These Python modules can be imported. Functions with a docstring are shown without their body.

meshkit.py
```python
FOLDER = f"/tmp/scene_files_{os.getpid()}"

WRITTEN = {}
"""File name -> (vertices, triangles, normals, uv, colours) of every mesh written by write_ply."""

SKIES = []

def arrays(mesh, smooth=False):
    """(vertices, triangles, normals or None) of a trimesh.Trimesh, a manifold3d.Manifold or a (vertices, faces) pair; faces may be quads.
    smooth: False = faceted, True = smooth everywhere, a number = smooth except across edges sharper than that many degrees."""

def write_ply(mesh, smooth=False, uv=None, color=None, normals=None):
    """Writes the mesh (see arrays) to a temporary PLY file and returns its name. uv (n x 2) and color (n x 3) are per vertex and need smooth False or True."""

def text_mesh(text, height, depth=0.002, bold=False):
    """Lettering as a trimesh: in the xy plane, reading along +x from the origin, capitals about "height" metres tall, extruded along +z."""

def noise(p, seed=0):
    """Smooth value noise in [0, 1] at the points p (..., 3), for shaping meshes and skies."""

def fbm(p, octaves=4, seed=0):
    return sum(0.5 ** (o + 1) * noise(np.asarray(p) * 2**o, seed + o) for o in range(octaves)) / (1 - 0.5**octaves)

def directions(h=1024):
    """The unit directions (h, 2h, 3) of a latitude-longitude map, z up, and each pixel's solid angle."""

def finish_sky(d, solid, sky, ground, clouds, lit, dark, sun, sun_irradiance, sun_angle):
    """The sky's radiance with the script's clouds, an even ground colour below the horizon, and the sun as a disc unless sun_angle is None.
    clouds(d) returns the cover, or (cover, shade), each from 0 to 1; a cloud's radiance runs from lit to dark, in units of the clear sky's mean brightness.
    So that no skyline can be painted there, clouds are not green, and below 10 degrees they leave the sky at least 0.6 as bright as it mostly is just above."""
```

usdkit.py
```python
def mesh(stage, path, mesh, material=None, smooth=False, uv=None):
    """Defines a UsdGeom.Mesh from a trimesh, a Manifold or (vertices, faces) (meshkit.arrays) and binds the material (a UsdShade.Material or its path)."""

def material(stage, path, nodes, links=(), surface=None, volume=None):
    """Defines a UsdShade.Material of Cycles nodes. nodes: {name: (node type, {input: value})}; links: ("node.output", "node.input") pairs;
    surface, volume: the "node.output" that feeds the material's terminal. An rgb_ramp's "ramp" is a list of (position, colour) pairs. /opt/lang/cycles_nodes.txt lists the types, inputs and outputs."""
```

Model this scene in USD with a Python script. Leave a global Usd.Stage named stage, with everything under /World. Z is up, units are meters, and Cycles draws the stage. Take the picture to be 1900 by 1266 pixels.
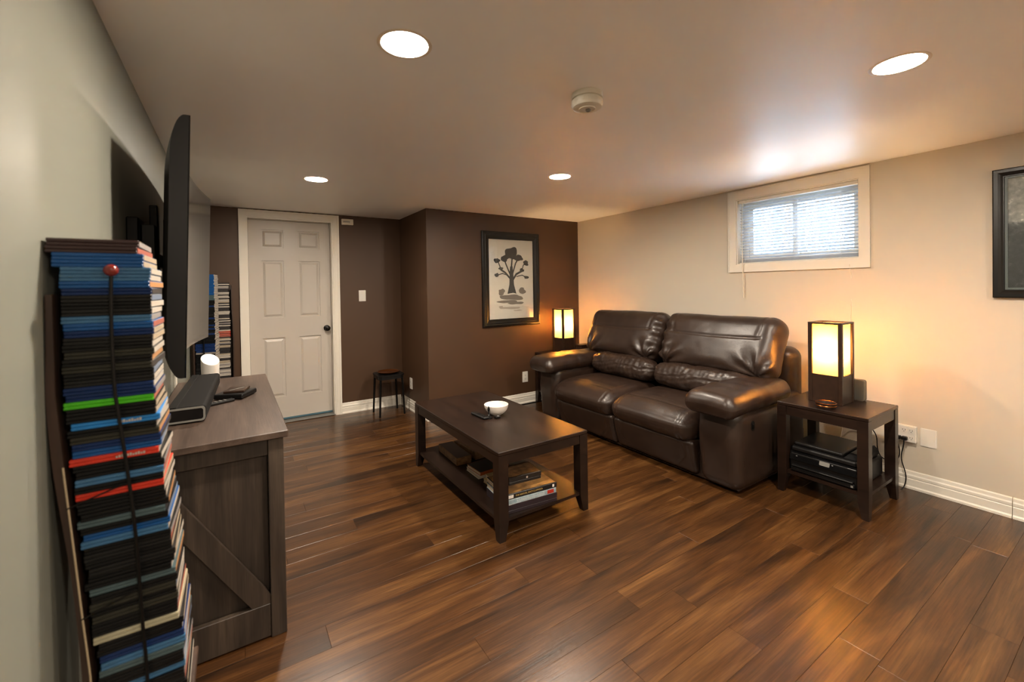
import math, random
import numpy as np
import trimesh
import manifold3d as m3
from shapely.geometry import Polygon, LineString, Point, box as sbox
from shapely.ops import unary_union
from shapely import affinity
import usdkit, meshkit
from pxr import Usd, UsdGeom, UsdLux, UsdShade, Gf, Sdf

random.seed(7)
np.random.seed(7)
PI = math.pi
stage = Usd.Stage.CreateInMemory()
UsdGeom.SetStageUpAxis(stage, UsdGeom.Tokens.z)
UsdGeom.SetStageMetersPerUnit(stage, 1.0)
world = UsdGeom.Xform.Define(stage, '/World')
stage.SetDefaultPrim(world.GetPrim())
UsdGeom.Scope.Define(stage, '/World/Looks')

# ------------------------------------------------------------------ camera, sky, exposure
EXPOSURE = 3.45
DOWNLIGHT = 68.0        # emission of the recessed ceiling lamps
BULB = 54.0            # emission of the bulbs in the table lamps
SKY = .44
cam = UsdGeom.Camera.Define(stage, '/World/Camera')
yaw, pit, rol = .5705, .0106, .0156
cy_, sy_, cp_, sp_, cr_, sr_ = math.cos(yaw), math.sin(yaw), math.cos(pit), math.sin(pit), math.cos(rol), math.sin(rol)
fwd = np.array([sy_ * cp_, cy_ * cp_, -sp_]); rt0 = np.array([cy_, -sy_, 0.0]); dn0 = np.cross(fwd, rt0)
rt = cr_ * rt0 + sr_ * dn0
dn = -sr_ * rt0 + cr_ * dn0
mat = Gf.Matrix4d(*[float(v) for v in (*rt, 0, *(-dn), 0, *(-fwd), 0, 0, 0, 1.30, 1)])
cam.AddTransformOp().Set(mat)
cam.CreateHorizontalApertureAttr(36.0)
cam.CreateVerticalApertureAttr(36.0 * 1266 / 1900)
cam.CreateFocalLengthAttr(796.5 / 1900 * 36.0)
cam.CreateHorizontalApertureOffsetAttr(7.5 / 1900 * 36.0)
cam.CreateVerticalApertureOffsetAttr(-91.0 / 1900 * 36.0)
cam.CreateFStopAttr(2.8)
cam.CreateFocusDistanceAttr(3.1)
cam.CreateClippingRangeAttr((0.03, 200.0))
cam.CreateExposureAttr(EXPOSURE)
dome = UsdLux.DomeLight.Define(stage, '/World/sky')
dome.CreateColorAttr(Gf.Vec3f(0.64, 0.81, 1.0))
dome.CreateIntensityAttr(SKY)


# ------------------------------------------------------------------ helpers: colour and materials
def S(r, g, b):
    f = lambda c: c / 12.92 if c <= .04045 else ((c + .055) / 1.055) ** 2.4
    return tuple(f(v / 255.0) for v in (r, g, b))


MATS = {}


def pmat(name, color, rough=.5, metal=0.0, spec=.5, bump=None, coat=0.0, vary=None, emit=None, subs=0.0, bdist=.002):
    """principled; bump = (scale, strength); vary = (scale, colour2) a noise mix; all in object space"""
    p = {'roughness': rough, 'metallic': metal, 'specular_ior_level': spec, 'base_color': color}
    if coat:
        p['coat_weight'] = coat; p['coat_roughness'] = .12
    if emit:
        p['emission_color'] = emit[0]; p['emission_strength'] = emit[1]
    nodes = {'p': ('principled_bsdf', p)}
    links = []
    if bump or vary:
        nodes['t'] = ('texture_coordinate', {})
    if vary:
        nodes['vn'] = ('noise_texture', {'scale': vary[0], 'detail': 4.0})
        nodes['vr'] = ('rgb_ramp', {'ramp': [(.3, color), (.7, vary[1])]})
        links += [('t.object', 'vn.vector'), ('vn.fac', 'vr.fac'), ('vr.color', 'p.base_color')]
    if bump:
        nodes['bn'] = ('noise_texture', {'scale': bump[0], 'detail': 3.0})
        nodes['b'] = ('bump', {'strength': bump[1], 'distance': bdist})
        links += [('t.object', 'bn.vector'), ('bn.fac', 'b.height'), ('b.normal', 'p.normal')]
    MATS[name] = usdkit.material(stage, '/World/Looks/' + name, nodes, links, surface='p.BSDF')
    return MATS[name]


def woodmat(name, dark, mid, light, rough, scale, axis_scale, tone=.35, bump=.15, spec=.5, fine=13.0, ripple=0.0, ramp=(.30, .52, .74), fmix=(.82, 1.12)):
    """streaky grain along one axis (axis_scale stretches it), each piece offset and toned by its own random number"""
    sx, sy, sz = axis_scale
    nodes = {
        't': ('texture_coordinate', {}), 'o': ('object_info', {}),
        'om': ('math', {'math_type': 'multiply', 'value2': 57.3}),
        'oc': ('combine_xyz', {}),
        'va': ('vector_math', {'math_type': 'add'}),
        'mp': ('mapping', {'scale': (sx * scale, sy * scale, sz * scale)}),
        'n1': ('noise_texture', {'scale': 1.0, 'detail': 5.0, 'roughness': .55, 'distortion': .6}),
        'mp2': ('mapping', {'scale': tuple(v * fine * (.3 if v == min(axis_scale[:2] if sz == 1 else axis_scale) else 1) for v in axis_scale)}),
        'n2': ('noise_texture', {'scale': 1.0, 'detail': 3.0}),
        'r': ('rgb_ramp', {'ramp': [(ramp[0], dark), (ramp[1], mid), (ramp[2], light)]}),
        'r2': ('map_range', {'from_min': .3, 'from_max': .7, 'to_min': fmix[0], 'to_max': fmix[1]}),
        'r3': ('map_range', {'from_min': 0.0, 'from_max': 1.0, 'to_min': 1.0 - tone, 'to_max': 1.0 + tone}),
        'mu': ('math', {'math_type': 'multiply'}),
        'cc': ('combine_xyz', {}),
        'mx': ('mix', {'mix_type': 'multiply', 'fac': 1.0}),
        'b': ('bump', {'strength': bump, 'distance': .002}),
        'p': ('principled_bsdf', {'roughness': rough, 'specular_ior_level': spec}),
    }
    links = [('o.random', 'om.value1'), ('om.value', 'oc.x'), ('om.value', 'oc.y'), ('om.value', 'oc.z'),
             ('t.object', 'va.vector1'), ('oc.vector', 'va.vector2'), ('va.vector', 'mp.vector'), ('va.vector', 'mp2.vector'),
             ('mp.vector', 'n1.vector'), ('mp2.vector', 'n2.vector'), ('n1.fac', 'r.fac'), ('n2.fac', 'r2.value'), ('o.random', 'r3.value'),
             ('r2.result', 'mu.value1'), ('r3.result', 'mu.value2'), ('mu.value', 'cc.x'), ('mu.value', 'cc.y'), ('mu.value', 'cc.z'),
             ('r.color', 'mx.color1'), ('cc.vector', 'mx.color2'), ('mx.color', 'p.base_color')]
    if ripple:
        nodes['mp3'] = ('mapping', {'scale': (1.0, .22, 1.0)})
        nodes['n3'] = ('noise_texture', {'scale': 34.0, 'detail': 2.0})
        nodes['ad'] = ('math', {'math_type': 'multiply_add', 'value2': ripple})
        links += [('va.vector', 'mp3.vector'), ('mp3.vector', 'n3.vector'), ('n3.fac', 'ad.value1'), ('n2.fac', 'ad.value3'), ('ad.value', 'b.height')]
    else:
        links += [('n2.fac', 'b.height')]
    links += [('b.normal', 'p.normal')]
    MATS[name] = usdkit.material(stage, '/World/Looks/' + name, nodes, links, surface='p.BSDF')
    return MATS[name]


def emat(name, color, strength):
    MATS[name] = usdkit.material(stage, '/World/Looks/' + name, {'e': ('emission', {'color': color, 'strength': strength})}, [], surface='e.emission')
    return MATS[name]


# ------------------------------------------------------------------ helpers: prims
used = {}


def numbered(path):
    n = used.get(path, 0)
    used[path] = n + 1
    return path if n == 0 else f'{path}_{n:03d}'


def setdata(prim, label=None, cat=None, group=None, kind=None):
    for k, v in (('label', label), ('category', cat), ('group', group), ('kind', kind)):
        if v:
            prim.SetCustomDataByKey(k, v)


LOC = {}


def thing(name, label, cat, loc=(0, 0, 0), rotz=0.0, group=None, kind=None):
    path = numbered('/World/' + name)
    x = UsdGeom.Xform.Define(stage, path)
    x.AddTranslateOp().Set(Gf.Vec3d(*map(float, loc)))
    x.AddRotateZOp().Set(float(math.degrees(rotz)))
    setdata(x.GetPrim(), label, cat, group, kind)
    LOC[path] = (np.array(loc, float), rotz)
    return path


def toarr(mesh):
    if isinstance(mesh, (list, tuple)) and not isinstance(mesh[0], np.ndarray):
        mesh = cat(mesh)
    return mesh


def cat(ms):
    out = []
    for m in ms:
        if hasattr(m, 'to_mesh'):
            q = m.to_mesh()
            m = trimesh.Trimesh(np.array(q.vert_properties[:, :3]), np.array(q.tri_verts), process=False)
        out.append(m)
    return trimesh.util.concatenate(out) if len(out) > 1 else out[0]


def part(parent, name, mesh, mtl, label=None, smooth=30, kind=None, local=False):
    """a mesh under a thing or a part. mesh is in world coordinates unless local"""
    mesh = toarr(mesh)
    v, f, n = meshkit.arrays(mesh, False)
    if not local:
        root = '/'.join(parent.split('/')[:3])
        if root in LOC:
            loc, rz = LOC[root]
            v = v - loc
            if rz:
                c, s = math.cos(-rz), math.sin(-rz)
                v = np.c_[v[:, 0] * c - v[:, 1] * s, v[:, 0] * s + v[:, 1] * c, v[:, 2]]
    path = numbered(parent + '/' + name)
    usdkit.mesh(stage, path, (v, f), MATS[mtl] if isinstance(mtl, str) else mtl, smooth=smooth)
    setdata(stage.GetPrimAtPath(path), label, None, None, kind)
    return path


def struct(name, mesh, mtl, parent=None, smooth=30):
    path = numbered((parent or '/World') + '/' + name)
    usdkit.mesh(stage, path, toarr(mesh), MATS[mtl], smooth=smooth)
    if not parent:
        setdata(stage.GetPrimAtPath(path), kind='structure')
    return path


def solo(name, mesh, mtl, label, cat_, group=None, smooth=30, kind=None):
    path = numbered('/World/' + name)
    usdkit.mesh(stage, path, toarr(mesh), MATS[mtl], smooth=smooth)
    setdata(stage.GetPrimAtPath(path), label, cat_, group, kind)
    return path


def copy_of(src, loc, rotz, label, group=None, name=None):
    path = numbered('/World/' + (name or src.split('/')[-1].rstrip('0123456789').rstrip('_')))
    x = UsdGeom.Xform.Define(stage, path)
    p = x.GetPrim()
    p.GetReferences().AddInternalReference(src)
    p.SetInstanceable(True)
    p.GetAttribute('xformOp:translate').Set(Gf.Vec3d(*map(float, loc)))
    p.GetAttribute('xformOp:rotateZ').Set(float(math.degrees(rotz)))
    setdata(p, label, stage.GetPrimAtPath(src).GetCustomDataByKey('category'), group)
    return path


# ------------------------------------------------------------------ helpers: shapes
def cbox(x0, x1, y0, y1, z0, z1, b=.003):
    """box with chamfered edges"""
    b = min(b, (x1 - x0) * .45, (y1 - y0) * .45, (z1 - z0) * .45)
    pts = []
    for sx in (0, 1):
        for sy in (0, 1):
            for sz in (0, 1):
                c = [(x0, x1)[sx], (y0, y1)[sy], (z0, z1)[sz]]
                d = [(1, -1)[sx] * b, (1, -1)[sy] * b, (1, -1)[sz] * b]
                for k in range(3):
                    q = list(c)
                    for j in range(3):
                        if j != k:
                            q[j] += d[j]
                    pts.append(q)
    return cat([m3.Manifold.hull_points(np.array(pts, float))])


def sbx(x0, x1, y0, y1, z0, z1):
    m = trimesh.creation.box([x1 - x0, y1 - y0, z1 - z0])
    m.apply_translation([(x0 + x1) / 2, (y0 + y1) / 2, (z0 + z1) / 2])
    return m


def hullpts(pts):
    return cat([m3.Manifold.hull_points(np.array(pts, float))])


def rbox(x0, x1, y0, y1, z0, z1, r, n=10, fn=None, k=5):
    """rounded box of a regular grid; fn(p, u) displaces its points (u in -1..1 on the box)"""
    h = np.array([x1 - x0, y1 - y0, z1 - z0]) / 2
    c = np.array([x0 + x1, y0 + y1, z0 + z1]) / 2
    r = min(r, *(h * .98))
    ts = []
    for a in range(3):
        e = 1 - r / h[a]
        na = max(2, int(round(n * max(.25, h[a] / h.max()))))
        inner = np.linspace(-e, e, na + 1)
        ed = 1 - (1 - e) * np.linspace(0, 1, k + 1)[:-1]
        ts.append(np.concatenate([-ed, inner, ed[::-1]]))
    V, F, off = [], [], 0
    for a in range(3):
        b1, b2 = (a + 1) % 3, (a + 2) % 3
        A, B = np.meshgrid(ts[b1], ts[b2], indexing='ij')
        na, nb = A.shape
        idx = np.arange(na * nb).reshape(na, nb)
        q = np.stack([idx[:-1, :-1], idx[1:, :-1], idx[1:, 1:], idx[:-1, 1:]], -1).reshape(-1, 4)
        for s in (1, -1):
            u = np.zeros((na * nb, 3))
            u[:, b1] = A.ravel(); u[:, b2] = B.ravel(); u[:, a] = s
            V.append(u)
            F.append((q if s > 0 else q[:, ::-1]) + off)
            off += len(u)
    u = np.vstack(V); f = np.vstack(F)
    p = u * h
    inn = np.clip(p, -(h - r), h - r)
    d = p - inn
    L = np.linalg.norm(d, axis=1, keepdims=True)
    p = inn + d / np.maximum(L, 1e-9) * r
    f = np.vstack([f[:, [0, 1, 2]], f[:, [0, 2, 3]]])
    m = trimesh.Trimesh(np.c_[p, u], None, process=False) if False else None
    key = np.round(p, 6)
    _, first, inv = np.unique(key, axis=0, return_index=True, return_inverse=True)
    inv = inv.ravel()
    p, u, f = p[first], u[first], inv[f]
    f = f[(f[:, 0] != f[:, 1]) & (f[:, 1] != f[:, 2]) & (f[:, 0] != f[:, 2])]
    if fn is not None:
        t = trimesh.Trimesh(p, f, process=False)
        p = fn(p.copy(), u, np.array(t.vertex_normals))
    return trimesh.Trimesh(p + c, f, process=False)


def tube(pts, r, n=8, closed=False):
    pts = np.array(pts, float)
    N = len(pts)
    tang = np.zeros_like(pts)
    tang[1:-1] = pts[2:] - pts[:-2]
    tang[0], tang[-1] = pts[1] - pts[0], pts[-1] - pts[-2]
    if closed:
        tang[0] = tang[-1] = pts[1] - pts[-2]
    tang /= np.maximum(np.linalg.norm(tang, axis=1, keepdims=True), 1e-9)
    up = np.array([0, 0, 1.0]) if abs(tang[0][2]) < .9 else np.array([1.0, 0, 0])
    V = []
    rr = np.broadcast_to(r, N)
    for i in range(N):
        a = np.cross(tang[i], up); a /= np.linalg.norm(a)
        b = np.cross(tang[i], a); up = -np.cross(tang[i], a) if False else up
        b = np.cross(a, tang[i])
        up = b
        for k in range(n):
            t = 2 * PI * k / n
            V.append(pts[i] + rr[i] * (math.cos(t) * a + math.sin(t) * b))
    F = []
    for i in range(N - 1):
        for k in range(n):
            a0, a1 = i * n + k, i * n + (k + 1) % n
            F += [[a0, a1, a1 + n], [a0, a1 + n, a0 + n]]
    V.append(pts[0]); V.append(pts[-1])
    for k in range(n):
        F.append([N * n, (k + 1) % n, k])
        F.append([N * n + 1, (N - 1) * n + k, (N - 1) * n + (k + 1) % n])
    m = trimesh.Trimesh(np.array(V), np.array(F), process=False)
    m.invert() if m.volume < 0 else None
    return m


def smoothpath(pts, n=40):
    from scipy.interpolate import CubicSpline
    pts = np.array(pts, float)
    d = np.r_[0, np.cumsum(np.linalg.norm(np.diff(pts, axis=0), axis=1))]
    return CubicSpline(d, pts)(np.linspace(0, d[-1], n))


def lathe(profile, cx, cy, cz=0.0, n=40):
    """profile: (radius, z) from the axis' bottom round to its top"""
    pr = np.array(profile, float)
    V, F = [], []
    for k in range(n):
        t = 2 * PI * k / n
        V.append(np.c_[pr[:, 0] * math.cos(t) + cx, pr[:, 0] * math.sin(t) + cy, pr[:, 1] + cz])
    m = len(pr)
    for k in range(n):
        a, b = k * m, ((k + 1) % n) * m
        for i in range(m - 1):
            F += [[a + i, b + i, b + i + 1], [a + i, b + i + 1, a + i + 1]]
    t = trimesh.Trimesh(np.vstack(V), np.array(F), process=False)
    t.merge_vertices()
    t.update_faces(t.nondegenerate_faces())
    return t


def prism(poly, z0, z1):
    if poly.geom_type != 'Polygon':
        return prisms(poly, z0, z1)
    m = trimesh.creation.extrude_polygon(poly, z1 - z0, engine='earcut')
    m.apply_translation([0, 0, z0])
    return m


def prisms(shape, z0, z1):
    gs = [g for g in getattr(shape, 'geoms', [shape]) if g.geom_type == 'Polygon' and g.area > 1e-8]
    return cat([prism(g, z0, z1) for g in gs])


def xform(m, rows, t=(0, 0, 0)):
    """columns of rows: where local x, y, z go"""
    m = m.copy()
    R = np.array(rows, float).T
    m.vertices = np.array(m.vertices) @ R.T + np.array(t, float)
    if np.linalg.det(R) < 0:
        m.invert()
    return m


def on_wall_y(m, x, y, z):      # local xy -> world xz, local z -> -y (towards the room)
    return xform(m, [(1, 0, 0), (0, 0, 1), (0, -1, 0)], (x, y, z))


def on_wall_right(m, x, y, z):  # local x -> -y, local y -> z, local z -> -x
    return xform(m, [(0, -1, 0), (0, 0, 1), (-1, 0, 0)], (x, y, z))


def rounded(w, h, r):
    return sbox(r - w / 2, r - h / 2, w / 2 - r, h / 2 - r).buffer(r, 6)


def rot(m, axis, ang, about):
    m = m.copy()
    m.apply_transform(trimesh.transformations.rotation_matrix(ang, axis, about))
    return m


# ------------------------------------------------------------------ measures of the room
XL, XR, YB, YD, XC, ZC = -.300, 3.560, 3.951, 4.731, 1.599, 2.084
YR = -2.30                                      # wall behind the camera
WY0, WY1, WZ0, WZ1 = 1.150, 1.992, 1.455, 2.000  # window opening

# ------------------------------------------------------------------ materials
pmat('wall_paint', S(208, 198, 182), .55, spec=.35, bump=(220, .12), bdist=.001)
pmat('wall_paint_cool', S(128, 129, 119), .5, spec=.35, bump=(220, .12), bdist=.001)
pmat('ceiling_paint', S(251, 248, 245), .43, spec=.48, bump=(5, .05), bdist=.01)
pmat('brown_paint', S(76, 53, 35), .48, spec=.5, bump=(220, .15), bdist=.001)
pmat('white_trim', S(232, 226, 214), .35)
pmat('white_door', S(196, 188, 178), .38)
pmat('white_plastic', S(230, 226, 218), .35)
pmat('offwhite_plastic', S(226, 218, 200), .4)
pmat('sweep', S(70, 104, 118), .5)
pmat('dark_slot', S(30, 28, 26), .6)
pmat('underlay', S(24, 16, 11), .8)
woodmat('floor_wood', S(39, 23, 10), S(72, 44, 20), S(101, 68, 35), .28, 1.0, (1.3, 11, 1), tone=.07, bump=.10, fine=15, ripple=1.2, spec=.5, fmix=(.68, 1.26))
woodmat('espresso', S(24, 15, 11), S(33, 21, 15), S(42, 28, 20), .30, 1.0, (9, 2, 9), tone=.05, bump=.05, spec=.5)
woodmat('console_wood', S(36, 29, 23), S(57, 47, 39), S(80, 68, 57), .5, 1.0, (16, 16, 1.6), tone=.12, bump=.15)
woodmat('console_top', S(58, 46, 39), S(78, 63, 54), S(95, 79, 68), .42, 1.0, (16, 1.6, 16), tone=.05, bump=.1)
woodmat('rack_wood', S(40, 27, 20), S(56, 38, 28), S(70, 50, 37), .5, 1.0, (12, 12, 1.5), tone=.1, bump=.1)
pmat('leather', S(40, 28, 22), .37, spec=.55, bump=(160, .25), vary=(9, S(50, 36, 28)), bdist=.0015)
pmat('leather_thread', S(30, 22, 18), .6)
pmat('black_plastic', S(16, 15, 15), .42, spec=.35)
pmat('black_gloss', S(12, 12, 13), .12)
pmat('black_fabric', S(22, 20, 19), .8, spec=.2, bump=(700, .5), bdist=.001)
pmat('speaker_grey', S(92, 88, 78), .5)
pmat('speaker_face', S(70, 67, 60), .6)
pmat('dark_metal', S(20, 18, 17), .35, metal=.6)
pmat('tv_screen', S(14, 14, 15), .16, spec=.5)
pmat('grey_plastic', S(120, 118, 112), .4)
pmat('lamp_wood', S(40, 26, 18), .35, vary=(30, S(52, 34, 23)))
pmat('ceramic', S(240, 230, 220), .18, spec=.5)
pmat('bronze', S(150, 92, 50), .3, metal=.9)
pmat('ball_red', S(116, 34, 26), .18, spec=.6)
pmat('edge_band', S(176, 158, 128), .5)  # beige that paints a highlight on the near tower's board edge
pmat('lamp_trim', S(238, 224, 204), .4)
pmat('chrome_dot', S(230, 230, 230), .2, metal=.8)
pmat('frame_black', S(17, 15, 14), .3, spec=.45)
pmat('liner_grey', S(88, 98, 96), .4)
pmat('print_paper', S(228, 214, 200), .6)
pmat('ink', S(44, 40, 42), .6)
pmat('ink_grey', S(128, 112, 100), .6)
pmat('ink_pale', S(190, 172, 156), .6)
emat('downlight_glow', (1.0, .87, .72), DOWNLIGHT)
emat('bulb_glow', (1.0, .63, .30), BULB)
MATS['paper_shade'] = usdkit.material(stage, '/World/Looks/paper_shade', {
    'd': ('diffuse_bsdf', {'color': (.80, .70, .52)}), 't': ('translucent_bsdf', {'color': (.82, .62, .33)}),
    'm': ('mix_closure', {'fac': .66})}, [('d.BSDF', 'm.closure1'), ('t.BSDF', 'm.closure2')], surface='m.closure')
MATS['pane_glass'] = usdkit.material(stage, '/World/Looks/pane_glass', {
    'f': ('fresnel', {'IOR': 1.45}), 't': ('transparent_bsdf', {'color': (.96, .98, .98)}), 'g': ('glossy_bsdf', {'color': (1, 1, 1), 'roughness': .02}),
    'm': ('mix_closure', {})}, [('f.fac', 'm.fac'), ('t.BSDF', 'm.closure1'), ('g.BSDF', 'm.closure2')], surface='m.closure')
MATS['blind_slat'] = usdkit.material(stage, '/World/Looks/blind_slat', {
    'd': ('diffuse_bsdf', {'color': (.84, .85, .86)}), 't': ('translucent_bsdf', {'color': (.80, .83, .88)}),
    'm': ('mix_closure', {'fac': .48})}, [('d.BSDF', 'm.closure1'), ('t.BSDF', 'm.closure2')], surface='m.closure')

# ------------------------------------------------------------------ the setting: floor of single planks
floor = numbered('/World/floor')
UsdGeom.Xform.Define(stage, floor)
setdata(stage.GetPrimAtPath(floor), kind='structure')
T = .2
part(floor, 'underlay', [sbx(XL - .1, XR + .1, YR, YB + .05, -.06, -.010), sbx(XL - .1, XC + .05, YB + .05, YD + .35, -.06, -.010)], 'underlay', smooth=False)
PW, PL = .1235, 1.215
rows = int((YD + .02 + .62) / PW) + 1
y = -.62 + .0555
rng = random.Random(3)
planks = []
r0 = 0
while y < YD + .02:
    y1 = min(y + PW, YD + .02)
    xmax = XR if y1 <= YB + .05 else XC
    off = rng.uniform(0, PL)
    x = XL - off
    while x < xmax - .02:
        xa, xb = max(x, XL), min(x + PL, xmax)
        if xb - xa > .03:
            planks.append((xa, xb, y, y1))
        x += PL
    y += PW
for xa, xb, ya, yb in planks:
    part(floor, 'plank', cbox(xa + .0003, xb - .0003, ya + .0003, yb - .0003, -.011, 0.0, .0006), 'floor_wood', smooth=False)
field = []                                       # behind the camera
y = -.62 + .0555
while y > YR:
    x = XL - rng.uniform(0, PL)
    while x < XR:
        if x + PL > XL:
            field.append(sbx(max(x, XL) + .0005, min(x + PL, XR) - .0005, max(y - PW, YR) + .0005, y - .0005, -.011, 0))
        x += PL
    y -= PW
part(floor, 'plank_field', field, 'floor_wood', smooth=False, kind='stuff')

# ceiling with holes for the recessed lamps
LAMPS = [(.480, 1.338), (2.040, .542), (.512, 3.281), (1.980, 2.375), (.50, -.95), (2.05, -1.15)]  # last two are added, unseen behind the camera, to light the foreground
outline = unary_union([sbox(XL, YR, XR, YB), sbox(XL, YB - .1, XC, YD)]).buffer(.12, join_style=2)
holes = unary_union([Point(x, y).buffer(.074, 16) for x, y in LAMPS])
struct('ceiling', prism(outline.difference(holes), ZC, ZC + .10), 'ceiling_paint', smooth=False)
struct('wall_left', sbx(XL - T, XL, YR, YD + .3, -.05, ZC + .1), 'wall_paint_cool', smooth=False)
rp = sbox(YR, -.05, YB + .2, ZC + .1).difference(sbox(WY0, WZ0, WY1, WZ1))
struct('wall_right', xform(prism(rp, 0, T), [(0, 1, 0), (0, 0, 1), (1, 0, 0)], (XR, 0, 0)), 'wall_paint', smooth=False)
struct('wall_rear', sbx(XL - T, XR + T, YR - T, YR, -.05, ZC + .1), 'wall_paint', smooth=False)
struct('wall_back', sbx(XC, XR, YB, YD + .3, -.05, ZC + .1), 'brown_paint', smooth=False)
DX0, DX1, DZ1 = .116, .886, 2.012
dp = sbox(XL, -.05, XC, ZC + .1).difference(sbox(DX0, -.06, DX1, DZ1))
struct('wall_alcove', on_wall_y(prism(dp, -.16, 0), 0, YD, 0), 'brown_paint', smooth=False)
struct('wall_behind_door', sbx(XL, XC, YD + .22, YD + .26, -.05, ZC + .1), 'underlay', smooth=False)

# door: slab of stiles and rails with six raised panels
door = numbered('/World/door_1')
UsdGeom.Xform.Define(stage, door)
setdata(stage.GetPrimAtPath(door), kind='structure')
YS = YD + .088                                   # face of the slab
cols = [(.242, .436), (.566, .768)]
rws = [(.245, .835), (1.035, 1.60), (1.725, 1.905)]
face = sbox(DX0 + .018, .022, DX1 - .018, DZ1 - .016)
cut = unary_union([sbox(a, c, b, d) for a, b in cols for c, d in rws])
slab = cat([on_wall_y(prism(face, -.034, -.010), 0, YS, 0), on_wall_y(prism(face.difference(cut), -.010, 0), 0, YS, 0)])
part(door, 'slab', slab, 'white_door', smooth=False)
for a, b in cols:
    for c, d in rws:
        i = .034
        P = [(a, c, -.0098), (b, c, -.0098), (b, d, -.0098), (a, d, -.0098)]
        Q = [(a + i, c + i, -.001), (b - i, c + i, -.001), (b - i, d - i, -.001), (a + i, d - i, -.001)]
        lip = [(a, c), (b, c), (b, d), (a, d)]
        e = .014
        pm = on_wall_y(hullpts([(a + e, c + e, -.0099), (b - e, c + e, -.0099), (b - e, d - e, -.0099), (a + e, d - e, -.0099)] + Q), 0, YS, 0)
        part(door, 'panel', pm, 'white_door', smooth=False)
part(door, 'door_sweep', cbox(DX0 + .019, DX1 - .019, YS - .006, YS - .0005, .016, .034, .002), 'sweep', label='blue-grey sweep strip along the foot of the door')
kx, kz = .826, .905
kn = lathe([(0, -.001), (.031, -.001), (.031, .006), (.012, .012), (.011, .026), (.022, .036), (.028, .048), (.026, .060), (.015, .067), (0, .068)], 0, 0)
part(door, 'knob', on_wall_y(kn, kx, YS, kz), 'dark_metal', label='round black door knob')
part(door, 'threshold', cbox(DX0, DX1, YD - .002, YD + .14, .0005, .012, .004), 'grey_plastic')
jamb = sbox(DX0 - .016, -.0, DX1 + .016, DZ1 + .016).difference(sbox(DX0, -.01, DX1, DZ1))
part(door, 'jamb', on_wall_y(prism(sbox(DX0 + .0002, 0, DX1 - .0002, DZ1 - .0002).difference(sbox(DX0 + .014, -.01, DX1 - .014, DZ1 - .013)), -.15, .0), 0, YD, 0), 'white_trim', smooth=False)
# casing of the door, stepped profile
def casing(x0, x1, z1, w, depth):
    o = sbox(x0, 0, x1, z1)
    ms = []
    for inset0, inset1, dep in ((0, w, depth * .7), (0, w * .35, depth), (w * .72, w, depth * .5)):
        pass
    outer = sbox(x0, 0, x1, z1)
    inner = sbox(x0 + w, -.01, x1 - w, z1 - w)
    mid1 = sbox(x0 + w * .30, -.01, x1 - w * .30, z1 - w * .30)
    mid2 = sbox(x0 + w * .78, -.01, x1 - w * .78, z1 - w * .78)
    ms = [prism(outer.difference(mid1), 0, depth), prism(mid1.difference(mid2), 0, depth * .72), prism(mid2.difference(inner), 0, depth * .5)]
    return cat(ms)
struct('trim_1', on_wall_y(casing(.057, .945, 2.074, .062, .018), 0, YD, 0), 'white_trim', smooth=False)


# baseboards: one profile
def basepoly(h=.112):
    return Polygon([(0, 0), (.020, 0), (.020, .012), (.0135, .020), (.0135, .060), (.0105, .064), (.0125, .070), (.0125, .082), (.008, .090), (.006, h - .006), (.003, h), (0, h)])


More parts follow.
